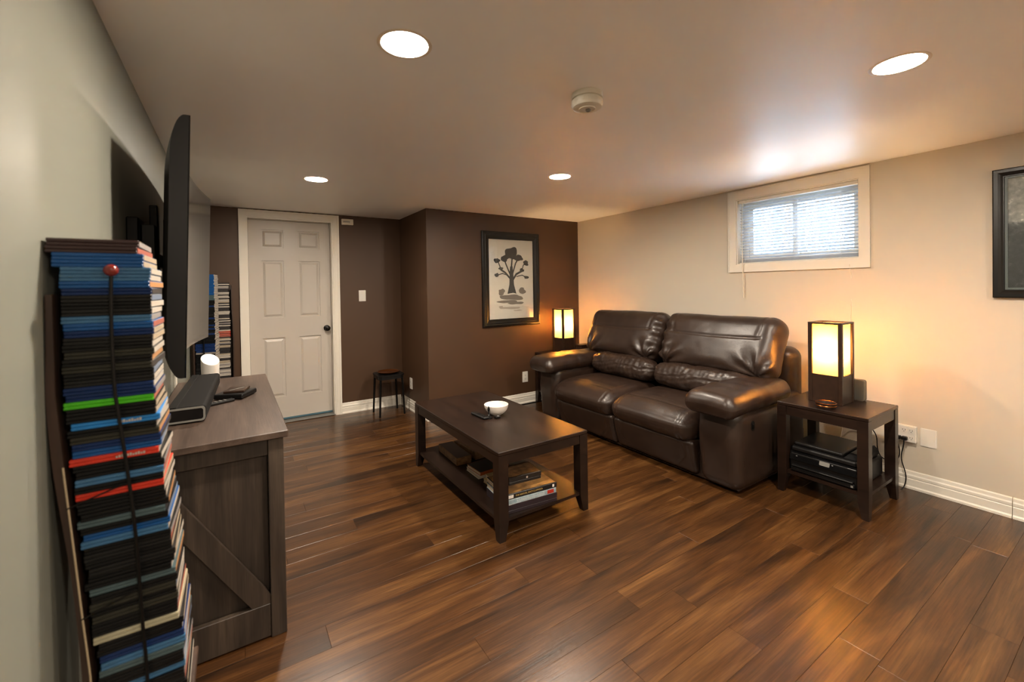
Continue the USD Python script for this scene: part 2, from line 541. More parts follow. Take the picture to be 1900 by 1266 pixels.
def baseboard(name, p0, p1, nrm):
    """runs from p0 to p1 on the floor along a wall whose normal is nrm"""
    d = np.array([p1[0] - p0[0], p1[1] - p0[1]]); L = np.linalg.norm(d); d = d / L
    m = prism(basepoly(), 0, L)
    m = xform(m, [(nrm[0], nrm[1], 0), (0, 0, 1), (d[0], d[1], 0)], (p0[0], p0[1], .0005))
    return struct(name, m, 'white_trim', smooth=False)


baseboard('baseboard_right', (XR, YB - .0205), (XR, .484), (-1, 0))
baseboard('baseboard_right', (XR, .481), (XR, YR), (-1, 0))
baseboard('baseboard_back', (XC + .0005, YB), (XR - .0205, YB), (0, -1))
baseboard('baseboard_return', (XC, YD - .0005), (XC, YB - .0), (-1, 0))
baseboard('baseboard_alcove', (.946, YD), (XC - .0205, YD), (0, -1))
baseboard('baseboard_alcove', (XL + .0205, YD), (.056, YD), (0, -1))
baseboard('baseboard_left', (XL, YR), (XL, YD - .001), (1, 0))

# ------------------------------------------------------------------ window
win = numbered('/World/window_1')
UsdGeom.Xform.Define(stage, win)
setdata(stage.GetPrimAtPath(win), kind='structure')


def wr(poly, x0, x1):       # polygon in (y, z) extruded from x0 to x1
    return xform(prism(poly, 0, x1 - x0), [(0, 1, 0), (0, 0, 1), (1, 0, 0)], (x0, 0, 0))


op = sbox(WY0, WZ0, WY1, WZ1)
tr = sbox(1.094, 1.396, 2.056, 2.070).difference(sbox(WY0 + .002, WZ0 + .002, WY1 - .002, WZ1 - .002))
struct('trim_2', cat([wr(tr, XR - .012, XR), wr(sbox(1.094, 1.396, 2.056, 2.070).difference(sbox(1.104, 1.406, 2.046, 2.060)), XR - .016, XR - .012)]), 'white_trim', smooth=False)
part(win, 'liner', wr(op.buffer(-.0003, join_style=2).difference(op.buffer(-.010, join_style=2)), XR - .002, XR + T), 'white_trim', smooth=False)
fo = op.buffer(-.0102, join_style=2)
part(win, 'window_frame', wr(fo.difference(fo.buffer(-.042, join_style=2)), XR + .095, XR + .165), 'white_plastic', smooth=False)
sash = sbox(1.575, WZ0 + .050, WY1 - .050, WZ1 - .050)
part(win, 'sash', wr(sash.difference(sash.buffer(-.034, join_style=2)), XR + .105, XR + .132), 'white_plastic', smooth=False)
sash2 = sbox(WY0 + .050, WZ0 + .050, 1.612, WZ1 - .050)
part(win, 'sash', wr(sash2.difference(sash2.buffer(-.028, join_style=2)), XR + .134, XR + .160), 'white_plastic', smooth=False)
part(win, 'pane', wr(sash.buffer(-.030, join_style=2), XR + .116, XR + .120), 'pane_glass', smooth=False)
part(win, 'pane', wr(sash2.buffer(-.025, join_style=2), XR + .145, XR + .149), 'pane_glass', smooth=False)

# ------------------------------------------------------------------ outside the window: snow and a board fence
pmat('snow', S(236, 240, 246), .8)
pmat('fence_board', S(112, 118, 124), .7, vary=(3, S(134, 138, 142)))
pmat('bark', S(120, 112, 104), .8)
solo('snow_ground', sbx(XR + T + .02, XR + 14, -9, 14, 1.20, 1.34), 'snow', 'white snow on the ground outside the small window', 'snow', kind='structure')
fence = thing('board_fence', 'pale board fence seen through the window blind', 'fence', (XR + 3.4, 2.5, 1.34))
yy = -4.0
while yy < 9.5:
    part(fence, 'board', cbox(XR + 3.39, XR + 3.41, yy, yy + .125, 1.34, 3.05 + .02 * rng.random(), .004), 'fence_board', smooth=False)
    yy += .30
part(fence, 'rail', sbx(XR + 3.411, XR + 3.45, -4, 9.5, 1.75, 1.84), 'fence_board', smooth=False)
part(fence, 'rail', sbx(XR + 3.411, XR + 3.45, -4, 9.5, 2.65, 2.74), 'fence_board', smooth=False)
shrub = thing('bare_shrub', 'bare leafless shrub in the snow outside the window', 'shrub', (XR + 1.5, 2.05, 1.34))
sr = random.Random(11)
tw = []
for k in range(16):
    a, l = sr.uniform(0, 2 * PI), sr.uniform(.35, .8)
    p0 = np.array([XR + 1.5 + .03 * math.cos(a), 2.05 + .03 * math.sin(a), 1.34])
    p1 = p0 + np.array([.25 * math.cos(a), .35 * math.sin(a), .6]) * l
    p2 = p1 + np.array([.3 * math.cos(a + sr.uniform(-.6, .6)), .35 * math.sin(a), .45]) * l
    tw.append(tube([p0, p1, p2], [.008, .005, .002], 5))
part(shrub, 'twigs', tw, 'bark', kind='stuff')

# blind inside the reveal
blind = thing('window_blind', 'white slatted venetian blind hanging in the small high window', 'window blind', (XR, (WY0 + WY1) / 2, WZ1))
BX = XR + .030
by0, by1 = WY0 + .014, WY1 - .014
part(blind, 'head_rail', cbox(BX - .020, BX + .020, by0, by1, WZ1 - .036, WZ1 - .0105, .003), 'white_plastic')
zs = np.arange(1.512, WZ1 - .045, .0235)
def slat(z, tilt=-.30):
    w = .0125
    px = np.linspace(-w, w, 5)
    camber = .0022 * (1 - (px / w) ** 2)
    V, F = [], []
    for yv in (by0 + .004, by1 - .004):
        for s in (.0004, -.0004):
            for a, c in zip(px, camber):
                V.append((BX + a * math.cos(tilt) - (c + s) * math.sin(tilt), yv, z + a * math.sin(tilt) + (c + s) * math.cos(tilt)))
    n = 5
    for i in range(n - 1):
        F += [[i, i + 1, 2 * n + i + 1, 2 * n + i], [n + i + 1, n + i, 3 * n + i, 3 * n + i + 1]]
    for j in (0, n - 1):
        F.append([j, n + j, 3 * n + j, 2 * n + j])
    F += [[0, 1, n + 1, n], [1, 2, n + 2, n + 1], [2, 3, n + 3, n + 2], [3, 4, n + 4, n + 3]]
    return np.array(V), np.array(F)
for z in zs:
    part(blind, 'slat', slat(z), 'blind_slat', smooth=True)
for k in range(6):
    part(blind, 'slat', slat(1.476 + k * .0042, .02), 'blind_slat', smooth=True)
part(blind, 'bottom_rail', cbox(BX - .013, BX + .013, by0, by1, WZ0 + .0105, WZ0 + .0195, .003), 'white_plastic')
for yv in (by0 + .10, (by0 + by1) / 2 - .01, by1 - .045):
    part(blind, 'ladder_cord', [tube([(BX - .0135, yv, WZ0 + .015), (BX - .0135, yv, WZ1 - .03)], .0009, 5), tube([(BX + .0135, yv, WZ0 + .015), (BX + .0135, yv, WZ1 - .03)], .0009, 5)], 'white_plastic')
part(blind, 'tilt_wand', tube([(BX - .024, 1.945, WZ1 - .03), (XR - .022, 1.936, 1.70), (XR - .022, 1.926, 1.185)], .0038, 8), 'offwhite_plastic')
solo('blind_cord', tube(smoothpath([(XR - .0165, 1.207, 1.42), (XR - .004, 1.204, 1.37), (XR - .004, 1.204, 1.10), (XR - .004, 1.225, .60), (XR - .004, 1.262, .26), (XR - .0225, 1.27, .13), (XR - .024, 1.27, .02)], 40), .0022, 6), 'offwhite_plastic', 'thin white cord running down the cream wall below the window', 'cord')

# ------------------------------------------------------------------ recessed lamps and smoke detector
lab = ['round recessed ceiling light nearest the television, the largest lit disc in view', 'round recessed ceiling light above the right hand picture, near the right edge',
       'small round recessed ceiling light in front of the white door', 'small round recessed ceiling light in front of the framed ink print',
       'added unseen ceiling light behind the viewpoint on the television side', 'added unseen ceiling light behind the viewpoint on the window side']
for (x, y), l in zip(LAMPS, lab):
    t = thing('ceiling_light', l, 'ceiling light', (x, y, ZC), group='recessed ceiling lights')
    part(t, 'trim_ring', lathe([(.0735, .012), (.0735, -.0002), (.086, -.0002), (.086, -.0012), (.082, -.0022), (.074, -.0018), (.0705, .003), (.070, .012)], x, y, ZC, 48), 'lamp_trim')
    part(t, 'diffuser', lathe([(0, -.0030), (.025, -.0026), (.045, -.0010), (.060, .0020), (.0685, .0060), (.0695, .0085), (.0695, .0095), (0, .0095)], x, y, ZC, 48), 'downlight_glow', label='lit round diffuser')
    part(t, 'can', lathe([(.0735, .012), (.0735, .06), (0, .06), (0, .058), (.0715, .058), (.0715, .012)], x, y, ZC, 32), 'white_plastic')
dx, dy = 1.232, 1.300
t = thing('smoke_detector', 'round white smoke detector mounted on the ceiling', 'smoke detector', (dx, dy, ZC))
part(t, 'base', lathe([(0, -.0003), (.062, -.0003), (.062, -.020), (.058, -.022), (0, -.022)], dx, dy, ZC, 40), 'offwhite_plastic')
part(t, 'body', lathe([(0, -.0221), (.055, -.0221), (.055, -.027), (.063, -.030), (.063, -.046), (.058, -.056), (.046, -.060), (0, -.061)], dx, dy, ZC, 40), 'offwhite_plastic')
part(t, 'grille', lathe([(.030, -.0605), (.034, -.0605), (.034, -.064), (.030, -.064), (.030, -.0605)], dx, dy, ZC, 32), 'offwhite_plastic')
part(t, 'test_button', lathe([(0, -.0605), (.010, -.0605), (.010, -.068), (.007, -.070), (0, -.070)], dx + .005, dy, ZC, 20), 'grey_plastic')


# ------------------------------------------------------------------ wall plates
def plate(name, label, cat_, put, w=.072, h=.118, rocker=False, sockets=0, screws=True):
    t = thing(name, label, cat_, put[1:])
    fn = put[0]
    g = lambda poly, a, b: fn(prism(poly, a, b), *put[1:])
    part(t, 'cover_plate', [g(rounded(w, h, .004), .0, .004), g(rounded(w - .006, h - .006, .004), .004, .0055)], 'white_plastic')
    if rocker:
        part(t, 'rocker', g(rounded(.032, .066, .002), .0055, .009), 'white_plastic')
    for k in range(sockets):
        s = affinity.translate(rounded(.034, .028, .008), 0, (k - (sockets - 1) / 2) * .039)
        sp = part(t, 'socket', g(s, .0055, .0075), 'white_plastic')
        sl = unary_union([sbox(-.008, -.004, -.0055, .005), sbox(.0055, -.004, .008, .005), Point(0, -.009).buffer(.0025)])
        part(sp, 'slots', g(affinity.translate(sl, 0, (k - (sockets - 1) / 2) * .039), .0075, .0078), 'dark_slot')
    return t


plate('light_switch', 'white light switch on the dark brown wall beside the door', 'light switch', (on_wall_y, 1.174, YD, 1.235), rocker=True)
plate('wall_outlet', 'white wall outlet on the brown wall under the framed print', 'outlet', (on_wall_y, 2.745, YB, .295), sockets=2)
on_ret = on_wall_right
plate('wall_outlet', 'narrow looking white wall outlet on the recess side near the stool', 'outlet', (on_wall_right, XC, 4.445, .285), sockets=2)
pd = thing('wall_outlet', 'white six-way wall outlet with black plugs right of the printer table', 'outlet', (XR, .925, .345))
g = lambda poly, a, b: on_wall_right(prism(poly, a, b), XR, .925, .345)
part(pd, 'cover_plate', [g(rounded(.112, .100, .005), 0, .026), g(rounded(.106, .094, .005), .026, .029)], 'white_plastic')
for a in (-.034, 0, .034):
    for b in (-.023, .023):
        sp = part(pd, 'socket', g(affinity.translate(rounded(.026, .030, .006), a, b), .029, .0302), 'white_plastic')
        sl = unary_union([sbox(-.007, -.002, -.005, .007), sbox(.005, -.002, .007, .007), Point(0, -.008).buffer(.0022)])
        part(sp, 'slots', g(affinity.translate(sl, a, b), .0302, .0304), 'dark_slot')
plate('blank_wall_plate', 'plain white blank plate beside the six-way outlet', 'wall plate', (on_wall_right, XR, .818, .338), w=.074, h=.110)
t = thing('sensor_box', 'small white plastic sensor box high on the wall beside the door', 'sensor', (1.030, YD, 2.014))
part(t, 'body', on_wall_y(prism(rounded(.118, .060, .004), 0, .026), 1.030, YD, 2.014), 'offwhite_plastic')
part(t, 'grille', [on_wall_y(prism(sbox(-.045, a, .025, a + .003), .026, .0268), 1.030, YD, 2.014) for a in (-.006, 0, .006)], 'grey_plastic')
# plugs and cords
pc = thing('power_cord', 'black power cord hanging from the plug down to the floor', 'power cord', (XR - .03, .925, 0))
part(pc, 'plug', cbox(XR - .056, XR - .0306, .905, .934, .308, .330, .004), 'black_plastic')
part(pc, 'cable', tube(smoothpath([(XR - .050, .920, .310), (XR - .050, .922, .275), (XR - .045, .934, .19), (XR - .043, .915, .10), (XR - .045, .918, .03), (XR - .06, .925, .006), (XR - .11, 1.00, .004), (XR - .20, 1.12, .004)], 60), .0032, 8), 'black_plastic')
pc = thing('power_cord', 'black power cord looping from the outlet behind the table leg', 'power cord', (XR - .03, .955, 0))
part(pc, 'plug', cbox(XR - .056, XR - .0306, .936, .966, .308, .330, .004), 'black_plastic')
part(pc, 'cable', tube(smoothpath([(XR - .050, .950, .310), (XR - .050, .948, .28), (XR - .046, .942, .235), (XR - .044, .966, .165), (XR - .050, 1.02, .16), (XR - .052, 1.052, .25), (XR - .055, 1.06, .31), (XR - .065, 1.10, .355), (XR - .09, 1.13, .30), (XR - .11, 1.14, .24)], 70), .0032, 8), 'black_plastic')


# ------------------------------------------------------------------ tables in dark espresso wood
def table(name, label, x0, x1, y0, y1, h, apron_h, leg, shelf_z, shelf_t, inset=.0):
    t = thing(name, label, 'coffee table' if 'coffee' in name else 'side table', ((x0 + x1) / 2, (y0 + y1) / 2, 0))
    part(t, 'tabletop', cbox(x0, x1, y0, y1, h - .020, h, .003), 'espresso')
    a = .004
    for k, (xa, xb, ya, yb) in enumerate(((x0 + leg, x1 - leg, y0 + a, y0 + a + .02), (x0 + leg, x1 - leg, y1 - a - .02, y1 - a), (x0 + a, x0 + a + .02, y0 + leg, y1 - leg), (x1 - a - .02, x1 - a, y0 + leg, y1 - leg))):
        part(t, 'apron', cbox(xa, xb, ya, yb, h - apron_h, h - .0202, .001), 'espresso')
    for sx in (0, 1):
        for sy in (0, 1):
            lx0, lx1 = (x0 + .001, x0 + leg) if sx == 0 else (x1 - leg, x1 - .001)
            ly0, ly1 = (y0 + .001, y0 + leg) if sy == 0 else (y1 - leg, y1 - .001)
            zt, zk = h - .0202, .095
            tp = leg * .36
            fx0, fx1 = (lx0, lx1 - tp) if sx else (lx0 + tp, lx1)
            fy0, fy1 = (ly0, ly1 - tp) if sy else (ly0 + tp, ly1)
            fx0, fx1 = (lx0 + tp, lx1) if sx else (lx0, lx1 - tp)
            fy0, fy1 = (ly0 + tp, ly1) if sy else (ly0, ly1 - tp)
            pts = [(a_, b_, z_) for a_ in (lx0, lx1) for b_ in (ly0, ly1) for z_ in (zk, zt)] + [(a_, b_, 0.0) for a_ in (fx0, fx1) for b_ in (fy0, fy1)]
            part(t, 'leg', hullpts(pts), 'espresso', smooth=False)
    part(t, 'shelf', cbox(x0 + leg * .45, x1 - leg * .45, y0 + leg * .45, y1 - leg * .45, shelf_z - shelf_t, shelf_z, .002) if False else
         prism(sbox(x0 + .010, y0 + .010, x1 - .010, y1 - .010).difference(unary_union([sbox(a_ - .0001, b_ - .0001, c_ + .0001, d_ + .0001) for a_, c_ in ((x0, x0 + leg), (x1 - leg, x1)) for b_, d_ in ((y0, y0 + leg), (y1 - leg, y1))])), shelf_z - shelf_t, shelf_z), 'espresso', smooth=False)
    return t


CT = (1.115, 1.722, 1.851, 3.036, .463)
table('coffee_table', 'dark espresso wood coffee table with a lower shelf of books', *CT, .070, .058, .110, .016)
ST = (2.871, 3.331, .897, 1.360, .560)
table('side_table', 'dark wood side table with the printer on its shelf, right of the sofa', *ST, .076, .052, .140, .018)
FT = (2.871, 3.331, 3.470, 3.930, .560)
table('side_table', 'dark wood side table in the corner at the far end of the sofa', *FT, .076, .052, .140, .018)


# ------------------------------------------------------------------ table lamps
def lamp(label, cx, cy, z0, s=.180, h=.494, base=.172):
    t = thing('table_lamp', label, 'table lamp', (cx, cy, z0))
    a = s / 2
    ps = .021
    for sx in (-1, 1):
        for sy in (-1, 1):
            ex, ey = cx + sx * a, cy + sy * a
            part(t, 'post', cbox(min(ex, ex - sx * ps), max(ex, ex - sx * ps), min(ey, ey - sy * ps), max(ey, ey - sy * ps), z0, z0 + h - .010, .0015), 'lamp_wood')
    b = a - .004
    q = b - .012
    ring = sbox(-b, -b, b, b).difference(sbox(-q, -q, q, q)).difference(unary_union([sbox(sx * a - ps if sx > 0 else -a, sy * a - ps if sy > 0 else -a, sx * a if sx > 0 else -a + ps, sy * a if sy > 0 else -a + ps).buffer(.0001, join_style=2) for sx in (-1, 1) for sy in (-1, 1)]))
    pm = prisms(ring, z0 + .001, z0 + base); pm.apply_translation([cx, cy, 0])
    part(t, 'base_panel', pm, 'lamp_wood', smooth=False)
    top = prism(sbox(-a, -a, a, a).difference(sbox(-a + ps, -a + ps, a - ps, a - ps)), z0 + h - .0098, z0 + h); top.apply_translation([cx, cy, 0])
    part(t, 'top_frame', top, 'lamp_wood', smooth=False)
    fl = prism(sbox(-q, -q, q, q), z0 + base - .02, z0 + base - .012); fl.apply_translation([cx, cy, 0])
    part(t, 'inner_floor', fl, 'lamp_wood', smooth=False)
    w = a - ps
    for k in range(4):
        sh = sbx(-w - .004, w + .004, a - .0135, a - .0125, z0 + base + .0005, z0 + h - .0101)
        sh = rot(sh, [0, 0, 1], k * PI / 2, [0, 0, 0]); sh.apply_translation([cx, cy, 0])
        part(t, 'paper_panel', sh, 'paper_shade', label='translucent paper panel lit from inside', smooth=False)
    zb = z0 + base - .012
    part(t, 'socket', lathe([(0, 0), (.010, 0), (.010, .055), (.018, .057), (.018, .104), (.014, .109), (0, .109)], cx, cy, zb, 20), 'offwhite_plastic')
    zb += .054
    bl = lathe([(0, .0551), (.013, .0551), (.016, .075), (.027, .098), (.031, .122), (.026, .146), (.013, .159), (0, .162)], cx, cy, zb, 24)
    part(t, 'bulb', bl, 'bulb_glow', label='lit bulb inside the shade')
    return t


lamp('square dark wood table lamp with lit paper panels beside the grey speaker', 3.135, 1.166, .5602)
lamp('square dark wood lamp with lit paper panels in the far brown corner', 3.110, 3.700, .5602)

# things on the near side table
t = thing('smart_speaker', 'flat grey rounded speaker standing behind the nearer lamp', 'speaker', (3.285, 1.115, .5602))
part(t, 'body', xform(prism(rounded(.150, .130, .014), 0, .034), [(0, 1, 0), (0, 0, 1), (1, 0, 0)], (3.270, 1.115, .5602 + .0655)), 'speaker_grey')
part(t, 'face', xform(prism(rounded(.140, .120, .012), 0, .0025), [(0, 1, 0), (0, 0, 1), (1, 0, 0)], (3.2673, 1.115, .5602 + .0655)), 'speaker_face')
t = thing('ring_dish', 'small bronze ring dish in front of the nearer lamp', 'dish', (2.940, 1.120, .5602))
part(t, 'dish', lathe([(0, 0), (.042, 0), (.046, .006), (.049, .026), (.052, .030), (.049, .031), (.044, .026), (.040, .008), (0, .006)], 2.940, 1.120, .5602, 40), 'lamp_wood')
part(t, 'rim', lathe([(.0525, .028), (.053, .031), (.050, .033), (.046, .031), (.0475, .0285), (.0525, .028)], 2.940, 1.120, .5602, 40), 'bronze', label='polished bronze rim')
part(t, 'band', lathe([(.0475, .010), (.0505, .012), (.0515, .016), (.0500, .018), (.0475, .010)], 2.940, 1.120, .5602, 40), 'bronze')
# printer on the shelf
pz0 = .1402
t = thing('printer', 'black inkjet printer on the shelf of the nearer side table', 'printer', (3.06, 1.125, pz0))
X0, X1, Y0, Y1 = 2.890, 3.270, .953, 1.304
part(t, 'body', rbox(X0 + .012, X1, Y0, Y1, pz0, pz0 + .115, .014, 6), 'black_plastic')
fp = hullpts([(X0 + .002, y_, pz0 + .072) for y_ in (Y0 + .006, Y1 - .006)] + [(X0 + .018, y_, pz0 + .118) for y_ in (Y0 + .006, Y1 - .006)] + [(X0 + .040, y_, pz0 + z_) for y_ in (Y0 + .006, Y1 - .006) for z_ in (.072, .118)])
cpn = part(t, 'control_panel', fp, 'black_gloss', smooth=False)
def onpanel(y_, z_, w, h_, d=.0012):
    n = np.array([-.944, 0, .328]); up = np.array([.328, 0, .944])
    base = np.array([X0 + .002 + (z_ - .072) * .348, y_, pz0 + z_])
    m = prism(rounded(w, h_, min(w, h_) * .2), 0, d)
    return xform(m, [(0, -1, 0), tuple(up), tuple(n)], base)
part(cpn, 'screen', onpanel(1.115, .094, .052, .024), 'grey_plastic', label='small grey display')
part(cpn, 'button', onpanel(1.262, .096, .008, .005), 'chrome_dot')
part(cpn, 'button', onpanel(1.076, .098, .007, .005), 'chrome_dot')
part(cpn, 'button', onpanel(.985, .108, .040, .003), 'chrome_dot')
part(t, 'output_tray', cat([cbox(X0 - .012, X0 + .10, Y0 + .02, Y1 - .02, pz0 + .034, pz0 + .044, .003), cbox(X0 - .004, X0 + .05, Y0 + .012, Y1 - .012, pz0 + .004, pz0 + .030, .006)]), 'black_plastic')
part(t, 'badge', sbx(X0 - .0052, X0 - .0042, .972, .984, pz0 + .012, pz0 + .024), 'grey_plastic', label='small pale square badge')
part(t, 'scanner_lid', rbox(X0 + .022, X1 - .01, Y0 + .012, Y1 - .004, pz0 + .117, pz0 + .150, .014, 6), 'black_plastic')
part(t, 'lid_top', rbox(X0 + .045, X1 - .02, Y0 + .085, Y1 - .012, pz0 + .1495, pz0 + .172, .010, 6), 'black_plastic')
part(t, 'feeder_hump', hullpts([(x_, y_, pz0 + .1505) for x_ in (X0 + .05, X1 - .02) for y_ in (Y0 + .016, Y0 + .080)] + [(x_, y_, pz0 + .176) for x_ in (X0 + .09, X1 - .04) for y_ in (Y0 + .030, Y0 + .062)]), 'black_plastic', smooth=False)
# box on the far side table
t = thing('small_box', 'small dark brown box right of the far lamp', 'box', (3.245, 3.555, .5602))
part(t, 'body', cbox(3.180, 3.322, 3.500, 3.590, .5602, .640, .004), 'lamp_wood')
part(t, 'lid', cbox(3.177, 3.325, 3.497, 3.593, .6402, .662, .004), 'lamp_wood')

# ------------------------------------------------------------------ sofa
SY0, SY1 = 1.395, 3.448
SM = (SY0 + SY1) / 2
sofa = thing('sofa', 'dark brown leather two-seat reclining sofa against the cream wall', 'sofa', (3.0, SM, 0))


def fb(p, s, seed=0):
    return meshkit.fbm(p * s, 3, seed) - .5


part(sofa, 'base', cbox(2.60, 3.46, SY0 + .06, SY1 - .06, .012, .26, .01), 'leather')
for s, yc in ((-1, SY0 + .168), (1, SY1 - .168)):
    def armfn(p, u, n):
        front = np.clip(-p[:, 0] / .45, 0, 1)
        p[:, 2] += -.015 * np.clip(p[:, 0] / .45, 0, 1) * 0
        p += n * (fb(p + yc, 5, 3) * .010)[:, None]
        p[:, 0] -= .025 * np.exp(-((p[:, 2] - .05) / .15) ** 2) * front
        return p
    part(sofa, 'arm', rbox(2.545, 3.43, yc - .140, yc + .140, .014, .535, .075, 16, armfn), 'leather', smooth=True)

    def padfn(p, u, n):
        t_ = np.clip((-p[:, 0]) / .39, -1, 1)          # 1 at the front
        p[:, 2] += .018 * (1 - u[:, 1] ** 2) * (u[:, 2] > -.5)
        p[:, 2] -= .020 * np.clip(t_, 0, 1) ** 3
        p[:, 1] *= 1 - .10 * np.clip(-t_, 0, 1) ** 2
        p += n * (fb(p + yc, 9, 5) * .010 + .004 * np.sin(p[:, 0] * 42 + 5 * p[:, 1]) * np.exp(-((p[:, 0] + .05) / .2) ** 2))[:, None]
        return p
    ap = part(sofa, 'arm_pad', rbox(2.425, 3.205, yc - .172, yc + .172, .500, .632, .066, 20, padfn), 'leather', smooth=True)
    yo = yc + s * .150
    part(ap, 'seam', tube([(2.470, yc - .155, .549), (2.440, yc - .10, .545), (2.432, yc, .543), (2.440, yc + .10, .545), (2.470, yc + .155, .549), (2.60, yc + .169, .56), (2.9, yc + .166, .57)], .0022, 6), 'leather_thread')
seats = [(SY0 + .318, SM), (SM, SY1 - .318)]
for k, (ya, yb) in enumerate(seats):
    def seatfn(p, u, n):
        p[:, 2] += .020 * (1 - u[:, 1] ** 2) * (1 - (u[:, 0] * .8) ** 2) * np.clip(u[:, 2], 0, 1)
        fr = np.clip(-u[:, 0], 0, 1) ** 3
        p[:, 0] -= .030 * fr * np.clip(1 - (p[:, 2] - .01) ** 2 / .015, 0, 1)
        p[:, 2] -= .030 * np.clip(-p[:, 0] - .16, 0, 1) / .2 * np.clip(u[:, 2], 0, 1)
        p += n * (fb(p + 3 * k, 6, 8) * .012)[:, None]
        for sy in (-1, 1):                               # narrow side panel set off by a groove
            g_ = p[:, 1] - sy * ((yb - ya) / 2 - .085)
            p -= n * (.006 * np.exp(-(g_ / .008) ** 2))[:, None]
        g_ = p[:, 0] + .21
        p -= n * (.005 * np.exp(-(g_ / .008) ** 2) * (u[:, 2] > .5) * (np.abs(p[:, 1]) < (yb - ya) / 2 - .085))[:, None]
        return p
    part(sofa, 'seat_cushion', rbox(2.490, 3.140, ya + .002, yb - .002, .235, .452, .095, 60, seatfn, 7), 'leather', smooth=True)

    def footfn(p, u, n):
        p += n * (fb(p + 7 * k, 6, 9) * .010)[:, None]
        p[:, 0] += .060 * np.clip((.119 - p[:, 2]) / .238, 0, 1) ** 1.3 * (u[:, 0] < 0)
        for sy in (-1, 1):
            g_ = p[:, 1] - sy * ((yb - ya) / 2 - .075 - .10 * np.clip((.0 - p[:, 2]) / .12, 0, 1))
            p -= n * (.004 * np.exp(-(g_ / .008) ** 2))[:, None]
        return p
    part(sofa, 'footrest', rbox(2.512, 2.66, ya + .003, yb - .003, .030, .268, .034, 50, footfn), 'leather', smooth=True)

    y0_, y1_ = (1.478, SM + .004) if k == 0 else (SM + .004, 3.340)
    def backfn(p, u, n):
        # local: x thickness (front is -x), y width, z height, before the tilt
        w2, h2 = (y1_ - y0_) / 2, .235
        yy_, zz_ = p[:, 1] / w2, p[:, 2] / h2
        fr = np.clip(-u[:, 0], 0, 1)
        p[:, 0] -= .035 * fr * np.clip(1 - yy_ ** 2, 0, 1) ** .5 * np.clip(1 - zz_ ** 2, 0, 1) ** .6
        w = 1 - .05 * np.clip(-zz_, 0, 1) if k == 1 else 1 + 0 * zz_
        p[:, 1] *= w
        d = fb(p + 11 * k, 5, 12) * .016
        # gathers drawn in at the lower corners, and at the middle of the sofa
        for cy0, cz0, sg in ((-.80, -.95, 1), (.80, -.95, -1)):
            a_ = np.arctan2(zz_ - cz0, (yy_ - cy0) * 1.6)
            rr = np.hypot(zz_ - cz0, (yy_ - cy0) * 1.6)
            d += fr * .010 * np.sin(a_ * 9 + 1.3 * k) * np.exp(-((rr - .35) / .38) ** 2)
        side = 1 if k == 0 else -1
        d += fr * .006 * np.sin(zz_ * 16) * np.exp(-((yy_ - side * .92) / .18) ** 2)
        # stitched panel line across the upper third
        q = np.abs(zz_ - (.12 + .10 * yy_ ** 2))
        d -= fr * .007 * np.exp(-(q / .035) ** 2) * (np.abs(yy_) < .78)
        q = np.abs(np.abs(yy_) - (.70 + .08 * zz_))
        d -= fr * .005 * np.exp(-(q / .018) ** 2) * (zz_ > .12)
        return p + n * d[:, None]
    bm = rbox(-.105, .105, -(y1_ - y0_) / 2, (y1_ - y0_) / 2, -.235, .235, .098, 64, backfn, 7)
    bm = rot(bm, [0, 1, 0], math.radians(24), [0, 0, 0])
    bm.apply_translation([3.215, (y0_ + y1_) / 2, .825])
    part(sofa, 'back_cushion', bm, 'leather', smooth=True)

    l0, l1 = (1.530, SM - .030) if k == 0 else (SM - .025, 3.125)
    def lumfn(p, u, n):
        w2 = (l1 - l0) / 2
        yy_ = p[:, 1] / w2
        p[:, 2] *= 1 - .22 * np.clip(np.abs(yy_) - .55, 0, 1) ** 1.2 / .36
        p[:, 0] -= .02 * (1 - yy_ ** 2) * np.clip(-u[:, 0], 0, 1)
        cr = np.sin((p[:, 1] * 1.0 + p[:, 2] * 1.3) * 75 + 6 * meshkit.noise(p * 12, 4)) * np.sin((p[:, 1] - p[:, 2] * 1.2) * 60 + 5 * meshkit.noise(p * 10, 9))
        return p + n * (fb(p + 5 * k, 14, 21) * .018 + .0022 * cr)[:, None]
    lm = rbox(-.085, .085, -(l1 - l0) / 2, (l1 - l0) / 2, -.105, .105, .080, 60, lumfn, 7)
    lm = rot(lm, [0, 1, 0], math.radians(16), [0, 0, 0])
    lm.apply_translation([3.030, (l0 + l1) / 2, .560])
    part(sofa, 'lumbar_cushion', lm, 'leather', label='low wrinkled lumbar roll of the backrest', smooth=True)
part(sofa, 'back_shell', rbox(3.345, 3.525, SY0 + .075, SY1 - .075, .10, .835, .080, 16), 'leather', smooth=True)
lt = part(sofa, 'recline_latch', xform(prism(Point(0, 0).buffer(1, 16).envelope.buffer(0) if False else rounded(.034, .062, .016), 0, .004), [(1, 0, 0), (0, 0, 1), (0, -1, 0)], (2.705, SY0 + .0285, .415)), 'black_plastic', label='black recliner latch recess')
part(lt, 'lever', cbox(2.697, 2.713, SY0 + .0185, SY0 + .0245, .400, .428, .002), 'dark_metal')

